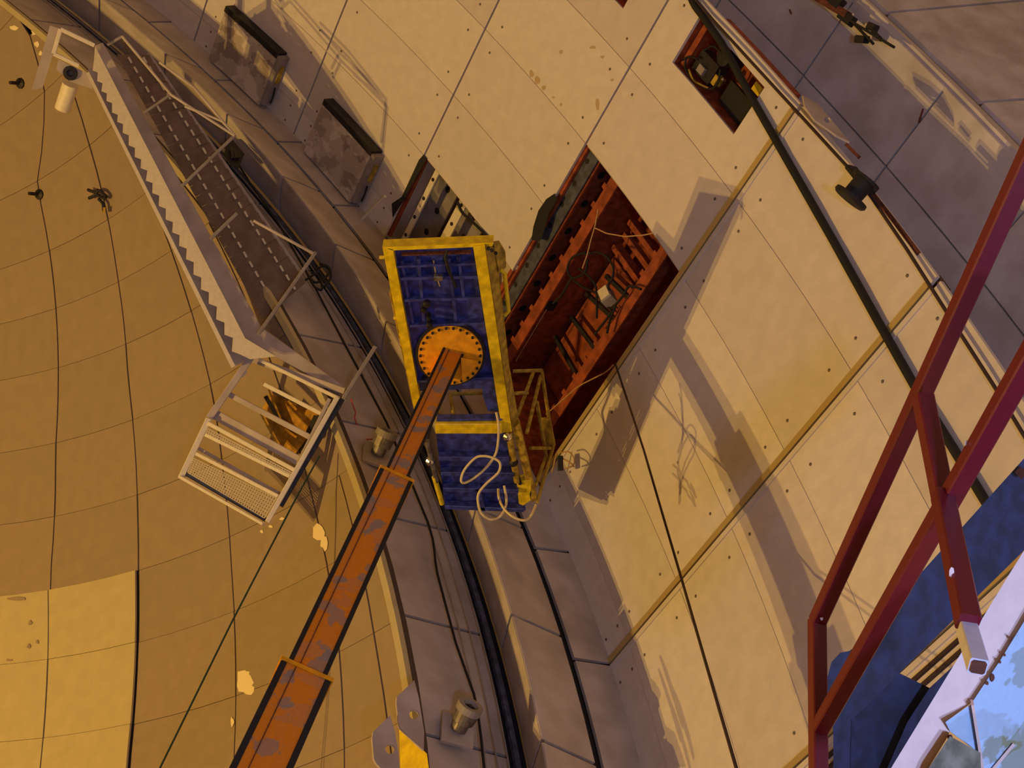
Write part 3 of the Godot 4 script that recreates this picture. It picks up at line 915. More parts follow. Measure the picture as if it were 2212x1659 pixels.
# ---- steelwork showing through the open bays of the shutter
func run_u(t0: float, t1: float, u0: float, u1: float, r0: float, r1: float) -> SurfaceTool:
	var st := mb()
	patch(st, func(s: float, t: float, d: float) -> Vector3: return cyl(lerpf(t0, t1, s), lerpf(u0, u1, t), r0 + d), maxi(1, int(absf(t1 - t0) / 0.8)), 1, r1 - r0)
	return st
func build_shutter_bays() -> void:
	# bay with red primer steelwork
	var t := thing("steel_bay", "deep open bay of red primer beams beside the work platform", "steelwork")
	build(run_u(30.75, 30.95, 6.3, 10.1, 19.02, 20.4), "web_plate", M.primer, t)
	build(run_u(22.7, 22.9, 6.3, 10.1, 19.1, 20.4), "web_plate", M.primer, t)
	build(run_u(22.7, 31.0, 6.24, 6.3, 19.02, 20.4), "end_plate", M.primer, t)
	build(run_u(22.7, 31.0, 10.12, 10.2, 19.02, 20.4), "end_plate", M.primer, t)
	build(run_u(22.7, 31.0, 6.2, 10.2, 20.4, 20.45), "back_plate", M.primer, t)
	var edge := build(run_u(30.05, 30.72, 6.42, 10.0, 19.12, 19.14), "edge_flange", M.grey_blue, t)
	for k in 9:
		var st := mb()
		lathe(st, cyl(30.5, 6.6 + k * 0.36, 19.121), -rad_dir(30.5), [Vector2(-0.01, 0.04), Vector2(0.004, 0.04), Vector2(0.004, 0.001)], 10)
		build(st, "bolt_hole", M.black, edge)
	for b in [[30.0, 30.28, 19.16, "primer"], [28.98, 29.5, 19.3, "primer"], [25.0, 25.5, 19.3, "primer"]]:
		var fl := build(run_u(b[0], b[1], 6.4, 10.05, b[2], b[2] + 0.03), "beam_flange", M[b[3]], t)
		if b[2] > 19.2:
			build(run_u((b[0] + b[1]) * 0.5 - 0.03, (b[0] + b[1]) * 0.5 + 0.03, 6.4, 10.05, b[2] + 0.03, 20.1), "beam_web", M.primer, t)
			for k in 11:
				build(run_u(b[1], b[1] + 0.16, 6.7 + k * 0.31, 6.78 + k * 0.31, b[2], b[2] + 0.02), "tab", M.primer, fl)
	var hw := build(run_u(30.3, 30.36, 6.4, 10.05, 19.19, 20.2), "beam_web", M.primer, t)
	for k in 7:
		var hs := mb()
		lathe(hs, cyl(30.295, 6.75 + k * 0.48, 19.42), (cyl(30.2, 7, 19.4) - cyl(30.3, 7, 19.4)).normalized(), [Vector2(-0.01, 0.06), Vector2(0.004, 0.06), Vector2(0.004, 0.001)], 12)
		build(hs, "round_hole", M.black, hw)
	for k in 12:
		build(run_u(23.05, 23.3, 6.5 + k * 0.31, 6.66 + k * 0.31, 19.06, 19.1), "tab", M.primer, t)
	build(run_u(22.98, 23.12, 7.0, 10.05, 19.0, 19.05), "edge_strip", M.cream, t)
	# channels across the bay and the bright inner panel
	for k in 5:
		build(run_u(25.6, 28.6, 6.55 + k * 0.22, 6.63 + k * 0.22, 19.7 + 0.05 * (k % 2), 19.85), "channel", M.primer, t)
	build(run_u(25.5, 28.95, 7.75, 10.0, 19.98, 20.02), "inner_panel", M.primer, t)
	for q in [[28.7, 26.2, 8.35, 8.15], [28.7, 25.7, 8.8, 8.72], [28.9, 25.6, 9.25, 9.3], [28.3, 26.0, 7.9, 7.75]]:
		var st := mb()
		bar(st, cyl(q[0], q[2], 19.8), cyl(q[1], q[3], 19.8), U, 0.06, 0.05)
		build(st, "brace_rod", M.dark, t)
	var st := mb()
	tube(st, [at_r(Vector2(1181, 668), 19.25), at_r(Vector2(1115, 780), 19.25)], 0.008)
	build(st, "bright_rod", M.chrome, t)
	st = mb()
	box(st, at_r(Vector2(1185, 660), 19.45), rad_dir(29) * 0.06, U * 0.08, V * 0.06, 0.01)
	build(st, "limit_switch", M.black, t)
	# electrical box with coiled cable
	var e := thing("electrical_box", "grey electrical box hanging on coiled cables in the red steel bay", "electrical box")
	st = mb()
	var ec := at_r(Vector2(1312, 641), 19.2)
	box(st, ec, Vector3(0.06, 0.01, 0.05), Vector3(-0.02, 0.12, 0.0), Vector3(-0.05, 0, 0.06), 0.012)
	build(st, "case", M.grey, e)
	st = mb()
	box(st, ec + (Vector3(-0.05, 0, 0.06)) * 1.08, Vector3(0.05, 0.01, 0.042), Vector3(-0.018, 0.1, 0.0), Vector3(-0.004, 0, 0.005), 0.001)
	build(st, "cover", M.cream, e)
	for c in [[1265, 545, 1237, 556, 1226, 580, 1236, 600, 1262, 590, 1270, 560], [1265, 550, 1290, 545, 1312, 556, 1325, 580, 1322, 602, 1314, 614, 1316, 628], [1238, 606, 1262, 622, 1290, 635, 1300, 655, 1320, 668],
			[1250, 580, 1275, 600, 1288, 625, 1289, 688], [1322, 668, 1345, 640, 1360, 618, 1385, 625], [1322, 670, 1310, 690, 1290, 715, 1285, 722], [1235, 600, 1215, 635, 1195, 655], [1330, 660, 1318, 690, 1311, 720]]:
		st = mb()
		var pts := []
		for p in px(c): pts.append(at_r(p, 19.18))
		tube(st, smooth(pts), 0.016, 7)
		build(st, "cable", M.rubber, e)
	st = mb()
	var rp := []
	for p in px([1292, 452, 1286, 486, 1276, 520, 1268, 552, 1258, 580]): rp.append(at_r(p, 19.1))
	tube(st, rp, 0.009)
	build(st, "tie_rope", M.rope_light, e)
	st = mb()
	rp = []
	for p in px([1284, 492, 1310, 504, 1350, 511, 1390, 508, 1418, 502]): rp.append(at_r(p, 19.05))
	tube(st, rp, 0.009)
	build(st, "tie_rope", M.rope_light, e)
	# bay with grey beams above the platform
	t = thing("grey_bay", "open bay of grey painted beams with round holes above the platform end", "steelwork")
	build(run_u(30.7, 38.4, 8.5, 10.2, 20.2, 20.25), "back_plate", M.peel, t)
	build(run_u(38.5, 38.7, 8.5, 10.2, 19.06, 20.2), "web_plate", M.wall_b, t)
	build(run_u(30.7, 38.6, 8.48, 8.55, 19.05, 20.2), "end_plate", M.wall_b, t)
	build(run_u(30.7, 38.6, 10.14, 10.2, 19.05, 20.2), "end_plate", M.wall_b, t)
	for b in [[37.5, 37.8, 19.1, "cream"], [35.6, 36.1, 19.25, "cream"], [33.9, 34.05, 19.5, "grey"]]:
		var fl := build(run_u(b[0], b[1], 8.6, 10.1, b[2], b[2] + 0.03), "beam_flange", M[b[3]], t)
		for k in 4:
			st = mb()
			lathe(st, cyl((b[0] + b[1]) * 0.5, 8.8 + k * 0.36, b[2]), -rad_dir(b[0]), [Vector2(0, 0.03), Vector2(0.012, 0.03), Vector2(0.012, 0.001)], 8)
			build(st, "bolt", M.dark, fl)
	for b in [[37.0, 38.45, 19.5], [35.0, 36.7, 19.6]]:
		var wp := build(run_u(b[0], b[1], 8.56, 10.12, b[2], b[2] + 0.03), "web_plate", M.grey, t)
		for k in 3:
			st = mb()
			lathe(st, cyl(lerpf(b[0], b[1], 0.45), 9.0 + k * 0.42, b[2] - 0.002), -rad_dir(b[0]), [Vector2(-0.01, 0.055), Vector2(0.003, 0.055), Vector2(0.003, 0.001)], 12)
			build(st, "round_hole", M.black, wp)
	build(run_u(30.8, 33.6, 8.6, 10.1, 19.7, 19.74), "rough_panel", M.peel, t)
	# black rubber seals hanging off the panel edges
	var s := thing("rubber_seal", "loose black rubber seal curling along the open grey bay", "seal", "rubber seals along the bays")
	for c in [[988, 436, 998, 458, 1012, 472, 1028, 486, 1042, 500, 1052, 510]]:
		st = mb()
		var pts := []
		for p in px(c): pts.append(at_r(p, 18.97))
		tube(st, smooth(pts), 0.022, 6)
		build(st, "strip", M.rubber, s)
	s = thing("rubber_seal", "bulging black rubber seal beside the deep red bay", "seal", "rubber seals along the bays")
	st = mb()
	plate(st, px([1198, 418, 1180, 430, 1163, 455, 1152, 490, 1148, 518, 1166, 522, 1175, 500, 1185, 462, 1204, 432]), func(p: Vector2) -> Vector3: return at_r(p, 18.98), 0.03)
	build(st, "strip", M.rubber, s)
	s = thing("rubber_seal", "long straight black seal strip at the edge of the grey bay", "seal", "rubber seals along the bays")
	st = mb()
	plate(st, px([915, 334, 922, 342, 868, 440, 848, 470, 846, 440, 868, 425, 905, 345]), func(p: Vector2) -> Vector3: return at_r(p, 18.98), 0.03)
	build(st, "strip", M.black, s)
	# the two access boxes near the shutter edge
	for k in 3:
		var b0: float = 14.5 + 1.75 if k == 0 else (22.95 + 1.75 if k == 1 else 30.7 + 1.75)
		if k == 0: continue
		t = thing("access_recess", ["", "red lined access recess packed with electrical gear under the black cable", "red lined access recess above the one packed with electrical gear"][k], "recess")
		build(run_u(b0 - 0.02, b0 + 4.32, 4.1, 4.13, 19.03, 19.5), "side_plate", M.primer, t)
		build(run_u(b0 - 0.02, b0 + 4.32, 4.76, 4.79, 19.03, 19.5), "side_plate", M.primer, t)
		build(run_u(b0 - 0.1, b0, 4.1, 4.79, 19.03, 19.5), "end_plate", M.primer, t)
		build(run_u(b0 + 4.3, b0 + 4.4, 4.1, 4.79, 19.03, 19.5), "end_plate", M.primer, t)
		build(run_u(b0 - 0.1, b0 + 4.4, 4.1, 4.79, 19.5, 19.53), "back_plate", M.primer, t)
		build(run_u(b0, b0 + 0.22, 4.14, 4.75, 19.08, 19.1), "frame_flange", M.primer, t)
		build(run_u(b0 + 3.95, b0 + 4.2, 4.14, 4.75, 19.1, 19.12), "frame_flange", M.primer, t)
		if k == 2: continue
		build(run_u(b0 + 0.3, b0 + 2.0, 4.45, 4.74, 19.2, 19.25), "black_cover", M.black, t)
		build(run_u(b0 + 2.6, b0 + 3.7, 4.42, 4.68, 19.12, 19.28), "terminal_block", M.dark, t)
		build(run_u(b0 + 3.0, b0 + 3.35, 4.55, 4.64, 19.08, 19.14), "label_plate", M.grey, t)
		build(run_u(b0 + 2.3, b0 + 2.5, 4.5, 4.62, 19.1, 19.2), "relay", M.yellow_dull, t)
		build(run_u(b0 + 0.3, b0 + 0.75, 4.2, 4.3, 19.1, 19.2), "relay", M.yellow, t)
		st = mb()
		lathe(st, at_r(Vector2(1595, 130), 19.3), -rad_dir(26.5), [Vector2(0, 0.001), Vector2(0, 0.11), Vector2(0.24, 0.11), Vector2(0.26, 0.06), Vector2(0.26, 0.001)], 18)
		build(st, "motor", M.black, t)
		for q in [[1575, 104, 5], [1562, 172, 4]]:
			st = mb()
			lathe(st, at_r(Vector2(q[0], q[1]), 19.05), -rad_dir(26.5), [Vector2(-0.03, 0.02), Vector2(0.01, 0.02), Vector2(0.02, 0.01), Vector2(0.02, 0.001)], 10)
			build(st, "gland", M.chrome, t)
		for c in [[1482, 128, 1480, 145, 1490, 165, 1512, 184, 1535, 192, 1550, 180, 1556, 150], [1474, 130, 1490, 122, 1508, 128], [1488, 150, 1500, 175, 1530, 190], [1520, 110, 1540, 100, 1560, 115]]:
			st = mb()
			var pts := []
			for p in px(c): pts.append(at_r(p, 19.05))
			tube(st, smooth(pts), 0.013, 6)
			build(st, "wire_loop", M.rubber if c[0] != 1488 else M.yellow_dull, t)
func smooth(pts: Array) -> Array:
	var cv := Curve3D.new()
	for i in pts.size():
		var tg: Vector3 = (pts[mini(i + 1, pts.size() - 1)] - pts[maxi(i - 1, 0)]) / 6.0
		cv.add_point(pts[i], -tg, tg)
	return Array(cv.tessellate(3, 4))

# ---- shallow boxes with peeling paint that stand out from the lining
func build_ducts() -> void:
	for q in [[48.7, 52.7, "shallow duct box with peeling paint farther from the work platform"], [40.9, 44.9, "shallow duct box with peeling paint next to the grey bay"], [56.7, 60.7, ""]]:
		if q[2] == "": continue
		var t := thing("duct_box", q[2], "duct", "duct boxes along the shutter edge")
		build(run_u(q[0], q[1], 9.2, 10.1, 18.78, 18.99), "case", M.peel, t)
		build(run_u(q[0] - 0.25, q[0] + 0.02, 9.14, 10.05, 18.8, 18.99), "end_cover", M.grey, t)
		build(run_u(q[0], q[1] + 0.1, 9.1, 9.2, 18.8, 18.99), "shaded_channel", M.dark, t)  # dark tone painted on for a side turned from the floodlights
		build(run_u(q[0] - 0.3, q[0] - 0.24, 9.3, 9.62, 18.86, 18.95), "latch", M.yellow_dull, t)
		var st := mb()
		tube(st, smooth([cyl(q[0] - 0.3, 9.7, 18.9), cyl(q[0] - 0.42, 9.85, 18.88), cyl(q[0] - 0.3, 10.0, 18.92)]), 0.014)
		build(st, "cable", M.rubber, t)

# ---- stair beside the slit
func build_stair() -> void:
	var t := thing("stair", "straight steel stair climbing beside the slit, shadow edge cut as teeth into its stringer", "stair")
	var pl := plane3(far(Vector2(530, 740), 15.9), far(Vector2(200, 120), 18.6), far(Vector2(700, 600), 16.3))
	var on := func(p: Vector2) -> Vector3: return at_plane(p, pl)
	var lifted := func(p: Vector2) -> Vector3: return at_plane(p, pl) * 1.006
	var tips := px([200, 152, 210, 175, 219, 197, 230, 218, 242, 243, 253, 263, 265, 287, 278, 314, 291, 339, 304, 363, 315, 390, 329, 417, 343, 445, 358, 474, 372, 502, 387, 531, 402, 560, 418, 593, 434, 625, 451, 656, 467, 690, 485, 723, 501, 759])
	var outline := [Vector2(205, 99), Vector2(203, 130)]
	for i in tips.size():
		outline.append(tips[i])
		var gapx: float = 11.0 + 8.0 * i / tips.size()
		outline.append(tips[i] + Vector2(gapx, gapx * 0.38))
	outline.append(Vector2(540, 776))
	outline.append(Vector2(596, 770))
	outline.append(Vector2(530, 731))
	var st := mb()
	plate(st, outline, func(p: Vector2) -> Vector3: return at_plane(p, pl) * 0.99, 0.03)  # tooth outline copies the zigzag shadow edge of the steps
	build(st, "shadow_edge_teeth", M.cream, t)
	st = mb()
	plate(st, px([205, 99, 222, 92, 565, 708, 748, 838, 742, 850, 596, 771, 530, 731]), lifted, 0.6)
	build(st, "stringer", M.wall_b, t)
	st = mb()
	plate(st, px([186, 158, 192, 155, 508, 790, 500, 795]), func(p: Vector2) -> Vector3: return at_plane(p, pl) * 0.989, 0.24)
	build(st, "outer_edge", M.cream, t)
	st = mb()
	plate(st, px([190, 150, 215, 140, 540, 776, 506, 792]), func(p: Vector2) -> Vector3: return at_plane(p, pl) * 1.003, 0.03)  # greyer plate standing for the shadowed part of the stringer
	build(st, "toe_board", M.wall_b, t)
	# treads seen from below, underside shade darkened into their paint
	for i in 26:
		var k := float(i) / 25.0
		var a := Vector2(252, 118).lerp(Vector2(556, 668), k)
		var b := Vector2(322, 118).lerp(Vector2(648, 590), k)
		var d := Vector2(11.8, 21.2)
		st = mb()
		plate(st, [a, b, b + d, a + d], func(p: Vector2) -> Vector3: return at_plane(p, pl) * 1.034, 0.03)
		var tr := build(st, "shaded_tread", M.shaded_tread, t)
		for s in [0.32, 0.78]:
			var m := a.lerp(b, s) + d * 0.3
			st = mb()
			pbar(st, at_plane(m, pl) * 1.032, at_plane(m + d * 0.55, pl) * 1.032, 4.5, 0.02)
			build(st, "light_dash", M.cream, tr)  # cream bar painted for light showing between the steps
	for q in [[322, 118, 650, 590, 7, "wall_b"]  , [268, 92, 600, 640, 5, "shaded_tread"]]:
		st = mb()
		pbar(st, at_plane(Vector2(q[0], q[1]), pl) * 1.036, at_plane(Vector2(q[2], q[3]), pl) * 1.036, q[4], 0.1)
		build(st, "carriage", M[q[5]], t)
	# railing posts and handrails
	for q in [[232, 97, 264, 79, 6], [310, 245, 366, 206, 6], [393, 402, 507, 293, 7], [455, 516, 512, 461, 8], [558, 722, 682, 545, 8]]:
		st = mb()
		pbar(st, at_plane(Vector2(q[0], q[1]), pl) * 0.99, at_plane(Vector2(q[2], q[3]), pl) * 0.985, q[4], 0.05, 0.008)
		build(st, "rail_post", M.grey, t)
	for q in [[264, 79, 370, 205, 507, 293], [400, 230, 480, 262, 507, 293], [548, 477, 678, 548, 678, 548], [345, 135, 420, 190, 507, 293]]:
		st = mb()
		tube(st, [at_plane(Vector2(q[0], q[1]), pl) * 0.985, at_plane(Vector2(q[2], q[3]), pl) * 0.985, at_plane(Vector2(q[4] + 0.5, q[5] + 0.5), pl) * 0.985], 0.02)
		build(st, "handrail", M.wall, t)
	# bracket frame and drain pipe at the top landing
	var top := thing("landing_bracket", "open cream bracket frame with a vertical pipe at the stair top", "bracket")
	for q in [[131, 63, 204, 98], [131, 63, 116, 116], [116, 116, 170, 142]]:
		st = mb()
		pbar(st, far(Vector2(q[0], q[1]), 18.3), far(Vector2(q[2], q[3]), 18.3), 9, 0.08, 0.01)
		build(st, "frame_bar", M.cream, top)
	st = mb()
	plate(st, px([108, 55, 131, 63, 92, 190, 68, 195]), func(p: Vector2) -> Vector3: return far(p, 18.9), 0.06)
	build(st, "side_plate", M.wall_b, top)
	st = mb()
	plate(st, px([126, 128, 188, 158, 202, 194, 152, 176, 122, 150]), func(p: Vector2) -> Vector3: return far(p, 18.35), 0.08)
	build(st, "gusset_plate", M.wall_b, top)
	st = mb()
	lathe(st, far(Vector2(152, 158), 18.33), -far(Vector2(152, 158), 1.0), [Vector2(-0.02, 0.1), Vector2(0.02, 0.1), Vector2(0.03, 0.05), Vector2(0.0, 0.04), Vector2(0.0, 0.001)], 14)
	build(st, "socket", M.dark, top)
	st = mb()
	tube(st, [far(Vector2(152, 182), 18.6), far(Vector2(135, 236), 18.75)], 0.11, 16)
	build(st, "pipe", M.cream, top)

# ---- caged landing at the stair foot
func build_cage() -> void:
	var t := thing("landing_cage", "cream steel landing cage with perforated panels at the stair foot", "platform")
	var pl := plane3(far(Vector2(395, 1030), 15.7), far(Vector2(575, 1130), 15.0), far(Vector2(745, 850), 15.1))
	for q in [
		[555, 753, 452, 903, 15, "wall_b", 1.004], [451, 905, 390, 1034, 13, "cream", 1.0], [527, 770, 747, 846, 14, "wall_b", 1.02], [562, 778, 743, 866, 8, "cream", 1.015],
		[573, 831, 700, 897, 9, "cream", 1.012], [499, 854, 671, 945, 12, "wall_b", 1.012], [462, 894, 655, 1001, 22, "wall_b", 1.01], [451, 915, 641, 1018, 9, "cream", 1.0],
		[446, 940, 628, 1030, 8, "cream", 1.0], [431, 970, 603, 1066, 8, "wall_b", 1.008], [426, 981, 603, 1073, 8, "cream", 1.0], [403, 1024, 573, 1122, 9, "navy", 1.002],
		[390, 1031, 570, 1133, 7, "cream", 0.998], [811, 749, 741, 862, 9, "grey", 1.0], [742, 858, 606, 1094, 11, "dark", 1.004], [729, 858, 577, 1128, 11, "cream", 1.0],
		[712, 862, 640, 1010, 9, "wall_b", 1.006], [530, 800, 520, 812, 12, "cream", 1.01]]:
		var st := mb()
		pbar(st, at_plane(Vector2(q[0], q[1]), pl) * q[6], at_plane(Vector2(q[2], q[3]), pl) * q[6], q[4], 0.08, 0.008)
		build(st, "frame_bar", M[q[5]], t)
	# perforated sheet: strips woven into a lattice so the holes are real
	for z in [[[418, 990], [597, 1076], [571, 1119], [406, 1021], 34, 7], [[449, 926], [632, 1022], [628, 1029], [445, 938], 36, 2]]:
		var a := at_plane(Vector2(z[0][0], z[0][1]), pl)
		var b := at_plane(Vector2(z[1][0], z[1][1]), pl)
		var c := at_plane(Vector2(z[2][0], z[2][1]), pl)
		var d := at_plane(Vector2(z[3][0], z[3][1]), pl)
		var st := mb()
		var nu: int = z[4]
		var nv: int = z[5]
		for i in nu + 1:
			var k := float(i) / nu
			var e := a.lerp(b, k)
			var f := d.lerp(c, k)
			bar(st, e, f, b - a, a.distance_to(b) / nu * 0.36, 0.008)
		for j in nv + 1:
			var k := float(j) / nv
			bar(st, a.lerp(d, k), b.lerp(c, k), d - a, a.distance_to(d) / nv * 0.36, 0.008)
		build(st, "perforated_panel", M.mesh, t).set_meta("kind", "stuff")
	# ochre lined opening in the dome skin behind the cage
	var o := thing("wall_opening", "ochre lined opening in the dome wall behind the landing cage", "opening")
	var on := func(p: Vector2) -> Vector3: return at_s(p, R_DOME - 0.06)
	var st := mb()
	plate(st, px([583, 847, 699, 900, 636, 983, 598, 963, 562, 893, 577, 862]), on, 0.03)
	build(st, "lining", M.ochre, o)
	for q in [[583, 848, 616, 928, 4, "ochre"], [577, 862, 602, 905, 9, "black"], [616, 928, 648, 950, 5, "ochre"], [628, 872, 646, 892, 5, "ochre"], [565, 897, 600, 962, 4, "yellow_dull"]]:
		st = mb()
		pbar(st, at_s(Vector2(q[0], q[1]), R_DOME - 0.2), at_s(Vector2(q[2], q[3]), R_DOME - 0.2), q[4], 0.14)
		build(st, "rib", M[q[5]], o)
	st = mb()
	plate(st, px([678, 896, 699, 902, 676, 940, 660, 934]), func(p: Vector2) -> Vector3: return at_s(p, R_DOME - 0.15), 0.06)
	build(st, "motor_housing", M.black, o)

# ---- maroon guard rail near the camera
func build_guard_rail() -> void:
	var t := thing("guard_rail", "maroon square tube guard rail with a diagonal brace", "railing")
	var toward := Vector3(0.25, 0.1, 1.0)
	var tubes := [[2300, 170, 2.75, 1765, 1344, 3.75, 0.05], [1765, 1338, 3.75, 1769, 1760, 3.55, 0.05], [2300, 637, 2.6, 1772, 1572, 3.62, 0.05], [1994, 858, 3.17, 2040, 1090, 3.02, 0.05]]
	for i in tubes.size():
		var q: Array = tubes[i]
		var a := at_z(Vector2(q[0], q[1]), q[2])
		var b := at_z(Vector2(q[3], q[4]), q[5])
		var st := mb()
		var s := across(a, b).rotated((b - a).normalized(), -0.45)
		bar(st, a, b, s, q[6] * 0.93, q[6] * 0.93, 0.004)
		build(st, "square_tube", M.maroon, t)
	var st := mb()
	var a := at_z(Vector2(2036, 1070), 3.0)
	var b := at_z(Vector2(2092, 1345), 2.62)
	var s := across(a, b).rotated((b - a).normalized(), -0.45)
	bar(st, a, b, s, 0.047, 0.047, 0.004)
	build(st, "brace", M.maroon, t)
	for q in [[2056, 1238, 6, 14], [2066, 1274, 3, 3], [2089, 958, 5, 8], [1775, 1337, 4, 5]]:
		var c := at_z(Vector2(q[0], q[1]), 2.72 if q[0] < 2070 else 2.9)
		if q[0] == 1775: c = at_z(Vector2(q[0], q[1]), 3.68)
		st = mb()
		var pts := []
		for k in 7:
			var an := TAU * k / 7.0
			pts.append(c + (Vector3.RIGHT * cos(an) * q[2] + dwn() * sin(an) * q[3]) * (c.length() / FOCAL) * rng.randf_range(0.6, 1.0))
		ring_plate(st, pts, c.normalized() * 0.02)
		build(st, "paint_chip", M.pale, t)

# ---- navy girder and pale walkway beam beside the camera
func build_foreground() -> void:
	var t := thing("navy_girder", "dark navy blue girder with rounded end behind the maroon railing", "girder")
	var on := func(p: Vector2) -> Vector3: return at_z(p, 5.4)
	var st := mb()
	plate(st, px([2196, 1008, 2330, 860, 2330, 1062, 2205, 1196, 1943, 1454, 1880, 1518, 1838, 1556, 1834, 1700, 1800, 1700, 1800, 1580, 1787, 1500, 1786, 1468, 1796, 1430, 1815, 1410, 1835, 1406, 1850, 1394, 1955, 1276]), on, 0.12)
	build(st, "web_plate", M.navy, t)
	st = mb()
	plate(st, px([1943, 1454, 2008, 1486, 1985, 1530, 1900, 1720, 1830, 1720, 1838, 1556, 1880, 1518]), func(p: Vector2) -> Vector3: return at_z(p, 5.6), 0.1)
	build(st, "bracket_plate", M.navy, t)
	st = mb()
	plate(st, px([2008, 1486, 2066, 1432, 2190, 1240, 1925, 1690, 1890, 1720, 1960, 1560]), func(p: Vector2) -> Vector3: return at_z(p, 5.5), 0.1)
	build(st, "bracket_plate", M.navy, t)
	st = mb()
	plate(st, px([2192, 1020, 2204, 1008, 2220, 1018, 2206, 1036]), func(p: Vector2) -> Vector3: return at_z(p, 5.3), 0.05)
	build(st, "end_clip", M.rust, t)
	# pale beam; its pink and blue carry the lamp colours
	t = thing("walkway_beam", "chipped pale painted walkway beam, lamp tints of pink and blue put into its colour", "beam")
	st = mb()
	plate(st, px([2330, 1000, 2330, 1150, 2161, 1426, 2100, 1517, 2042, 1560, 2052, 1572, 2048, 1590, 2006, 1659, 1970, 1740, 1872, 1740, 1925, 1659, 2181, 1239]), func(p: Vector2) -> Vector3: return at_z(p, 2.9), 0.25)
	build(st, "side_face", M.pale, t)
	var tp := plane3(at_z(Vector2(2100, 1517), 2.88), at_z(Vector2(2300, 1220), 2.88), at_z(Vector2(2250, 1660), 3.05))
	st = mb()
	plate(st, px([2330, 1150, 2420, 1400, 2420, 1740, 2128, 1740, 2100, 1517, 2161, 1426]), func(p: Vector2) -> Vector3: return at_plane(p, tp), 0.1)
	build(st, "cool_lit_face", M.pale_cool_lit, t)
	st = mb()
	plate(st, px([2100, 1519, 2128, 1740, 2118, 1740, 2109, 1622, 2052, 1580, 2042, 1560]), func(p: Vector2) -> Vector3: return at_plane(p, tp) * 1.004, 0.08)
	build(st, "cool_lit_face", M.pale_cool_lit, t)
	st = mb()
	plate(st, px([2052, 1590, 2118, 1626, 2122, 1740, 1975, 1740, 2006, 1659]), func(p: Vector2) -> Vector3: return at_z(p, 2.86), 0.04)
	build(st, "worn_patch", M.worn, t)
	for q in [[2100, 1517, 2126, 1680, 6], [2190, 1608, 2130, 1680, 6]]:
		st = mb()
		pbar(st, at_plane(Vector2(q[0], q[1]), tp) * 0.996, at_plane(Vector2(q[2], q[3]), tp) * 0.996, q[4], 0.02)
		build(st, "weld_ridge", M.pale, t)
	for q in [[2144, 1464, 5, 9], [2132, 1476, 4, 5], [2160, 1430, 3, 4], [2170, 1415, 3, 4], [2185, 1380, 2, 3], [2052, 1592, 6, 8]]:
		st = mb()
		var pts := []
		for k in 7:
			var an := TAU * k / 7.0
			pts.append(at_z(Vector2(q[0] + cos(an) * q[2], q[1] + sin(an) * q[3] * rng.randf_range(0.7, 1.1)), 2.875))
		ring_plate(st, pts, pts[0].normalized() * 0.03)
		build(st, "rust_chip", M.rust, t)
	# white stub bolted to the end of the brace
	t = thing("white_stub", "white painted square tube stub with a rusty open end", "tube")
	var a := at_z(Vector2(2084, 1340), 2.66)
	var b := at_z(Vector2(2113, 1440), 2.5)
	var s := across(a, b).rotated((b - a).normalized(), -0.45)
	st = mb()
	bar(st, a, b, s, 0.038, 0.038, 0.003)
	build(st, "tube", M.cool_lit_white, t)
	st = mb()
	bar(st, b, b + (b - a).normalized() * 0.004, s, 0.03, 0.03, 0.004)
	build(st, "rusty_end", M.rust, t)

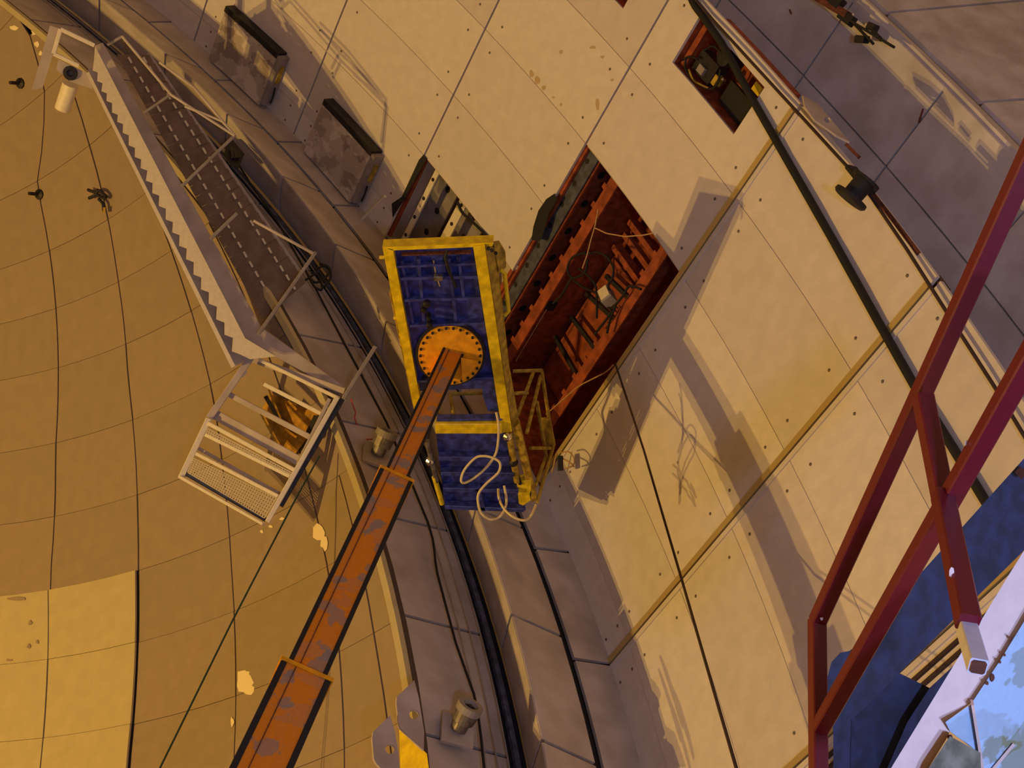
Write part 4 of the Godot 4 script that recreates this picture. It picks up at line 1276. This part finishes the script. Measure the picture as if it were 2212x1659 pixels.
# ---- cables and ropes
func line_thing(called: String, label: String, category: String, pts: Array, r: float, m: Material, group := "") -> void:
	var st := mb()
	tube(st, pts, r, 7)
	var o := build(st, called, m, self)
	tag(o, label, category, group)
func build_cables() -> void:
	var on := func(a: Array, r: float) -> Array:
		var o := []
		for p in px(a): o.append(at_r(p, r))
		return o
	line_thing("power_cable", "thick black power cable running down the shutter lining to the navy girder", "cable",
		smooth(on.call([1470, -60, 1497, 5, 1520, 38, 1560, 95, 1620, 205, 1700, 345, 1800, 520, 1900, 700, 1985, 850, 2060, 970, 2130, 1085, 2190, 1190], 18.94)), 0.043, M.rubber)
	line_thing("edge_cable", "thin dark cable stretched along the shutter edge past the black spool", "cable",
		smooth(on.call([1470, -40, 1530, 32, 1680, 196, 1760, 283, 1836, 366, 1882, 425, 1960, 540, 2055, 690, 2150, 838, 2290, 1070], 18.93)), 0.017, M.rope)
	line_thing("hanging_rope", "thin dark rope hanging from the red steel bay", "rope",
		[at_r(Vector2(1330, 788), 18.9), at_r(Vector2(1390, 970), 18.3), at_r(Vector2(1475, 1260), 17.6), at_r(Vector2(1540, 1485), 17.0), at_r(Vector2(1620, 1760), 16.4)], 0.013, M.rope)
	line_thing("hanging_rope", "thin green rope hanging from the landing cage", "rope",
		[far(Vector2(690, 985), 15.0), far(Vector2(640, 1075), 14.8), far(Vector2(500, 1345), 14.2), far(Vector2(345, 1660), 13.6), far(Vector2(290, 1775), 13.4)], 0.011, M.rope_green)
	line_thing("wall_cable", "thin black cable running along the grey slit girder", "cable",
		smooth([at_u(Vector2(515, 355), 10.02), at_u(Vector2(540, 395), 10.02), at_u(Vector2(600, 480), 10.0), at_u(Vector2(680, 620), 9.98), at_u(Vector2(740, 735), 9.98), at_u(Vector2(835, 912), 10.0), at_u(Vector2(925, 1130), 10.0), at_u(Vector2(945, 1240), 10.0), at_u(Vector2(985, 1390), 10.0), at_u(Vector2(1024, 1500), 10.0), at_u(Vector2(1040, 1600), 10.0), at_u(Vector2(1050, 1700), 10.0)]), 0.015, M.rubber)
	line_thing("red_wire", "short red wire drooping near the lamp fitting on the girder", "wire",
		smooth([far(Vector2(758, 862), 15.6), far(Vector2(768, 890), 15.6), far(Vector2(767, 905), 15.6), far(Vector2(785, 945), 15.5), far(Vector2(812, 948), 15.4)]), 0.008, M.red_wire)
	line_thing("bay_wire", "slack pale wire strung across the lower end of the red bay", "wire",
		smooth([at_r(Vector2(1325, 788), 18.95), at_r(Vector2(1305, 806), 18.95), at_r(Vector2(1245, 838), 19.0), at_r(Vector2(1180, 895), 19.0)]), 0.009, M.rope_light)
	line_thing("slack_wire", "dark slack wires below the lamp fitting by the platform", "wire",
		smooth([far(Vector2(820, 925), 15.4), far(Vector2(804, 970), 15.4), far(Vector2(790, 1010), 15.3), far(Vector2(770, 1045), 15.2), far(Vector2(755, 1062), 15.1)]), 0.009, M.rubber)

# ---- small fittings
func build_fittings() -> void:
	# lamp fittings on the girder
	for q in [[Vector2(838, 930), Vector2(815, 980), 10.02, "round grey lamp fitting beside the orange boom", 0.135], [Vector2(1018, 1522), Vector2(990, 1575), 10.0, "round grey lamp fitting low on the grey girder", 0.135]]:
		var t := thing("lamp_fitting", q[3], "lamp", "lamp fittings on the girder")
		var base := at_u(q[1], q[2])
		var face := at_u(q[0], q[2] - 0.28)
		var ax := face - base
		var l := ax.length()
		var st := mb()
		lathe(st, base, ax, [Vector2(0, 0.001), Vector2(0, 0.09), Vector2(l * 0.35, 0.09), Vector2(l * 0.35, q[4] * 0.92), Vector2(l * 0.75, q[4])], 22)
		build(st, "body", M.steel, t)
		st = mb()
		lathe(st, base, ax, [Vector2(l * 0.75, q[4] + 0.006), Vector2(l, q[4] + 0.006), Vector2(l, 0.085), Vector2(l - 0.05, 0.07), Vector2(l - 0.05, 0.001)], 22)
		build(st, "rim", M.grey, t)
		st = mb()
		lathe(st, base, ax, [Vector2(l - 0.048, 0.001), Vector2(l - 0.048, 0.078), Vector2(l - 0.04, 0.078), Vector2(l - 0.04, 0.03), Vector2(l - 0.01, 0.024), Vector2(l - 0.01, 0.001)], 22)
		build(st, "lens", M.dark, t)
		st = mb()
		box(st, base + U * 0.03, U * 0.02, Vector3.UP * 0.18, V * 0.18, 0.01)
		build(st, "mounting_plate", M.wall_b, t)
	# black spool on the shutter edge
	var sp := thing("cable_spool", "black flanged spool hanging on the shutter edge cable", "spool")
	var a := at_r(Vector2(1868, 392), 18.7)
	var b := far(Vector2(1836, 429), a.length() - 0.03)
	var ax := b - a
	var l := ax.length()
	var st := mb()
	lathe(st, a, ax, [Vector2(-0.03, 0.001), Vector2(-0.03, 0.15), Vector2(0.0, 0.15), Vector2(0.0, 0.105), Vector2(l * 0.85, 0.1), Vector2(l * 0.85, 0.175), Vector2(l, 0.18), Vector2(l + 0.02, 0.16), Vector2(l + 0.02, 0.001)], 28)
	build(st, "drum", M.black, sp)
	st = mb()
	bar(st, at_r(Vector2(1838, 362), 18.85), at_r(Vector2(1880, 414), 18.85), U, 0.05, 0.14, 0.01)
	build(st, "bracket", M.black, sp)
	# black junction box by the stair
	var j := thing("junction_box", "black junction box with cables beside the stair railing", "junction box")
	st = mb()
	plate(st, px([488, 312, 503, 303, 528, 332, 516, 364, 494, 356, 484, 335]), func(p: Vector2) -> Vector3: return at_u(p, 9.85), 0.14)
	build(st, "case", M.black, j)
	for k in 3:
		st = mb()
		plate(st, px([497 + k * 7, 318 + k * 3, 504 + k * 7, 316 + k * 3, 508 + k * 6, 338, 500 + k * 6, 342]), func(p: Vector2) -> Vector3: return at_u(p, 9.8), 0.03)
		build(st, "fin", M.dark, j)
	# cable bundle on the stair rail
	j = thing("cable_bundle", "tangled dark cable bundle hung on the stair railing", "cable")
	for c in [[665, 595, 680, 610, 700, 602, 712, 585, 700, 575, 680, 582], [672, 588, 690, 600, 695, 625, 680, 620, 668, 600], [690, 570, 710, 578, 714, 600, 700, 620], [660, 605, 675, 595, 690, 590, 700, 610]]:
		st = mb()
		var pts := []
		for p in px(c): pts.append(at_u(p, 9.75))
		tube(st, smooth(pts), 0.018, 6)
		build(st, "loop", M.rubber, j)
	# turnbuckle on the upper right panels
	j = thing("turnbuckle", "rusty turnbuckle and clamps bolted to the upper right panels", "turnbuckle")
	for q in [[1755, -12, 1832, 34, 17, "rust"], [1790, -12, 1818, 12, 24, "black"], [1818, 30, 1842, 48, 22, "black"], [1842, 48, 1928, 100, 6, "black"], [1838, 44, 1884, 92, 6, "black"], [1852, 84, 1872, 86, 16, "black"], [1878, 56, 1892, 62, 16, "dark"], [1886, 66, 1902, 84, 8, "black"]]:
		st = mb()
		pbar(st, at_r(Vector2(q[0], q[1]), 20.1), at_r(Vector2(q[2], q[3]), 20.1), q[4], 0.1, 0.012)
		build(st, "clamp", M[q[5]], j)
	# lug with a hole at the shutter edge
	j = thing("lifting_lug", "bent lug plate at the shutter edge below the turnbuckle", "lug")
	st = mb()
	holed(st, px([1722, 214, 1738, 205, 1752, 212, 1790, 258, 1862, 345, 1855, 338, 1800, 292, 1757, 262]), Vector2(1785, 262), 7.0, func(p: Vector2) -> Vector3: return at_u(p, 3.86), -U * 0.02)
	build(st, "plate", M.wall_b, j)
	st = mb()
	pbar(st, at_u(Vector2(1828, 312), 3.84), at_u(Vector2(1856, 340), 3.84), 7, 0.04)
	build(st, "pin", M.rust, j)
	# two lug shadows with lit holes, built as grey plates, and a yellow guide
	var y := thing("lug_shadow_bracket", "pair of grey holed plates standing in for lug shadows, with a yellow guide", "bracket")
	for q in [[[898, 1466, 855, 1507, 862, 1570, 922, 1626, 918, 1590], Vector2(895, 1543)], [[846, 1542, 803, 1584, 808, 1644, 852, 1690, 866, 1690, 860, 1620], Vector2(843, 1618)]]:
		st = mb()
		holed(st, px(q[0]), q[1], 10.5, func(p: Vector2) -> Vector3: return at_u(p, 9.55), U * 0.03)
		build(st, "lug_shadow", M.wall_b, y)  # solid grey plate in the shape of a cast lug shadow
	st = mb()
	plate(st, px([862, 1572, 922, 1628, 932, 1700, 866, 1700]), func(p: Vector2) -> Vector3: return at_s(p, R_DOME - 0.1), 0.08)
	build(st, "guide", M.yellow, y)
	# small pegs on the dome skin
	for q in [[45, 180, "short steel peg near the landing bracket pipe"], [86, 420, "short steel peg lower on the dome wall seam"]]:
		var pg := thing("wall_peg", q[2], "peg", "steel pegs on the dome wall")
		var c := at_s(Vector2(q[0], q[1]), R_DOME)
		var inw := (dome_mid() - c).normalized()
		st = mb()
		lathe(st, c, inw, [Vector2(0, 0.09), Vector2(0.03, 0.08), Vector2(0.05, 0.03), Vector2(0.22, 0.028), Vector2(0.22, 0.001)], 10)
		build(st, "peg", M.dark, pg)
	j = thing("cable_cleat", "twisted cable cleat with yellow tag on the dome wall", "cleat")
	for c in [[192, 428, 203, 423, 215, 412, 228, 424, 224, 428, 208, 420], [190, 410, 205, 415, 212, 410], [213, 430, 222, 440, 224, 456]]:
		st = mb()
		var pts := []
		for p in px(c): pts.append(at_s(p, R_DOME - 0.1))
		tube(st, smooth(pts), 0.025, 6)
		build(st, "loop", M.dark, j)
	st = mb()
	plate(st, px([220, 448, 228, 448, 227, 460, 221, 460]), func(p: Vector2) -> Vector3: return at_s(p, R_DOME - 0.12), 0.02)
	build(st, "tag", M.yellow_dull, j)
	# clamp where the wires meet the bay's lower end
	j = thing("wire_clamp", "small black clamp with pale wires at the foot of the red bay", "clamp")
	st = mb()
	pbar(st, at_r(Vector2(1210, 985), 18.7), at_r(Vector2(1211, 1016), 18.7), 12, 0.1, 0.01)
	build(st, "body", M.black, j)
	for c in [[1212, 978, 1228, 976, 1240, 990, 1238, 1005, 1222, 1012], [1214, 990, 1230, 998, 1240, 1008], [1202, 980, 1195, 1010, 1192, 1022]]:
		st = mb()
		var pts := []
		for p in px(c): pts.append(at_r(p, 18.75))
		tube(st, smooth(pts), 0.01, 6)
		build(st, "wire", M.rope_light, j)
	# loose batten under the grey bay
	st = mb()
	pbar(st, at_r(Vector2(772, 484), 18.8), at_r(Vector2(832, 424), 18.8), 6, 0.05, 0.006)
	tag(build(st, "batten", M.cream, self), "thin cream batten bridging the duct box and the girder", "batten")
func holed(st: SurfaceTool, outline: Array, hole: Vector2, hr: float, where: Callable, off: Vector3) -> void:
	# plate with a round hole: outline and rim joined spoke by spoke
	var n := 24
	var outer := []
	var inner := []
	for k in n:
		var a := TAU * k / n
		var d := Vector2(cos(a), sin(a))
		var best := 1e9
		for i in outline.size():
			var hit = Geometry2D.segment_intersects_segment(hole, hole + d * 1000.0, outline[i], outline[(i + 1) % outline.size()])
			if hit != null: best = minf(best, (hit - hole).length())
		if best > 1e8: best = hr * 1.2
		outer.append(where.call(hole + d * best))
		inner.append(where.call(hole + d * hr))
	var mid: Vector3 = where.call(hole) + off * 0.5
	for k in n:
		var m := (k + 1) % n
		quad(st, outer[k], outer[m], inner[m], inner[k])
		quad(st, outer[k] + off, inner[k] + off, inner[m] + off, outer[m] + off)
		outq(st, outer[k], outer[m], outer[m] + off, outer[k] + off, mid)
		quad(st, inner[k], inner[m], inner[m] + off, inner[k] + off)
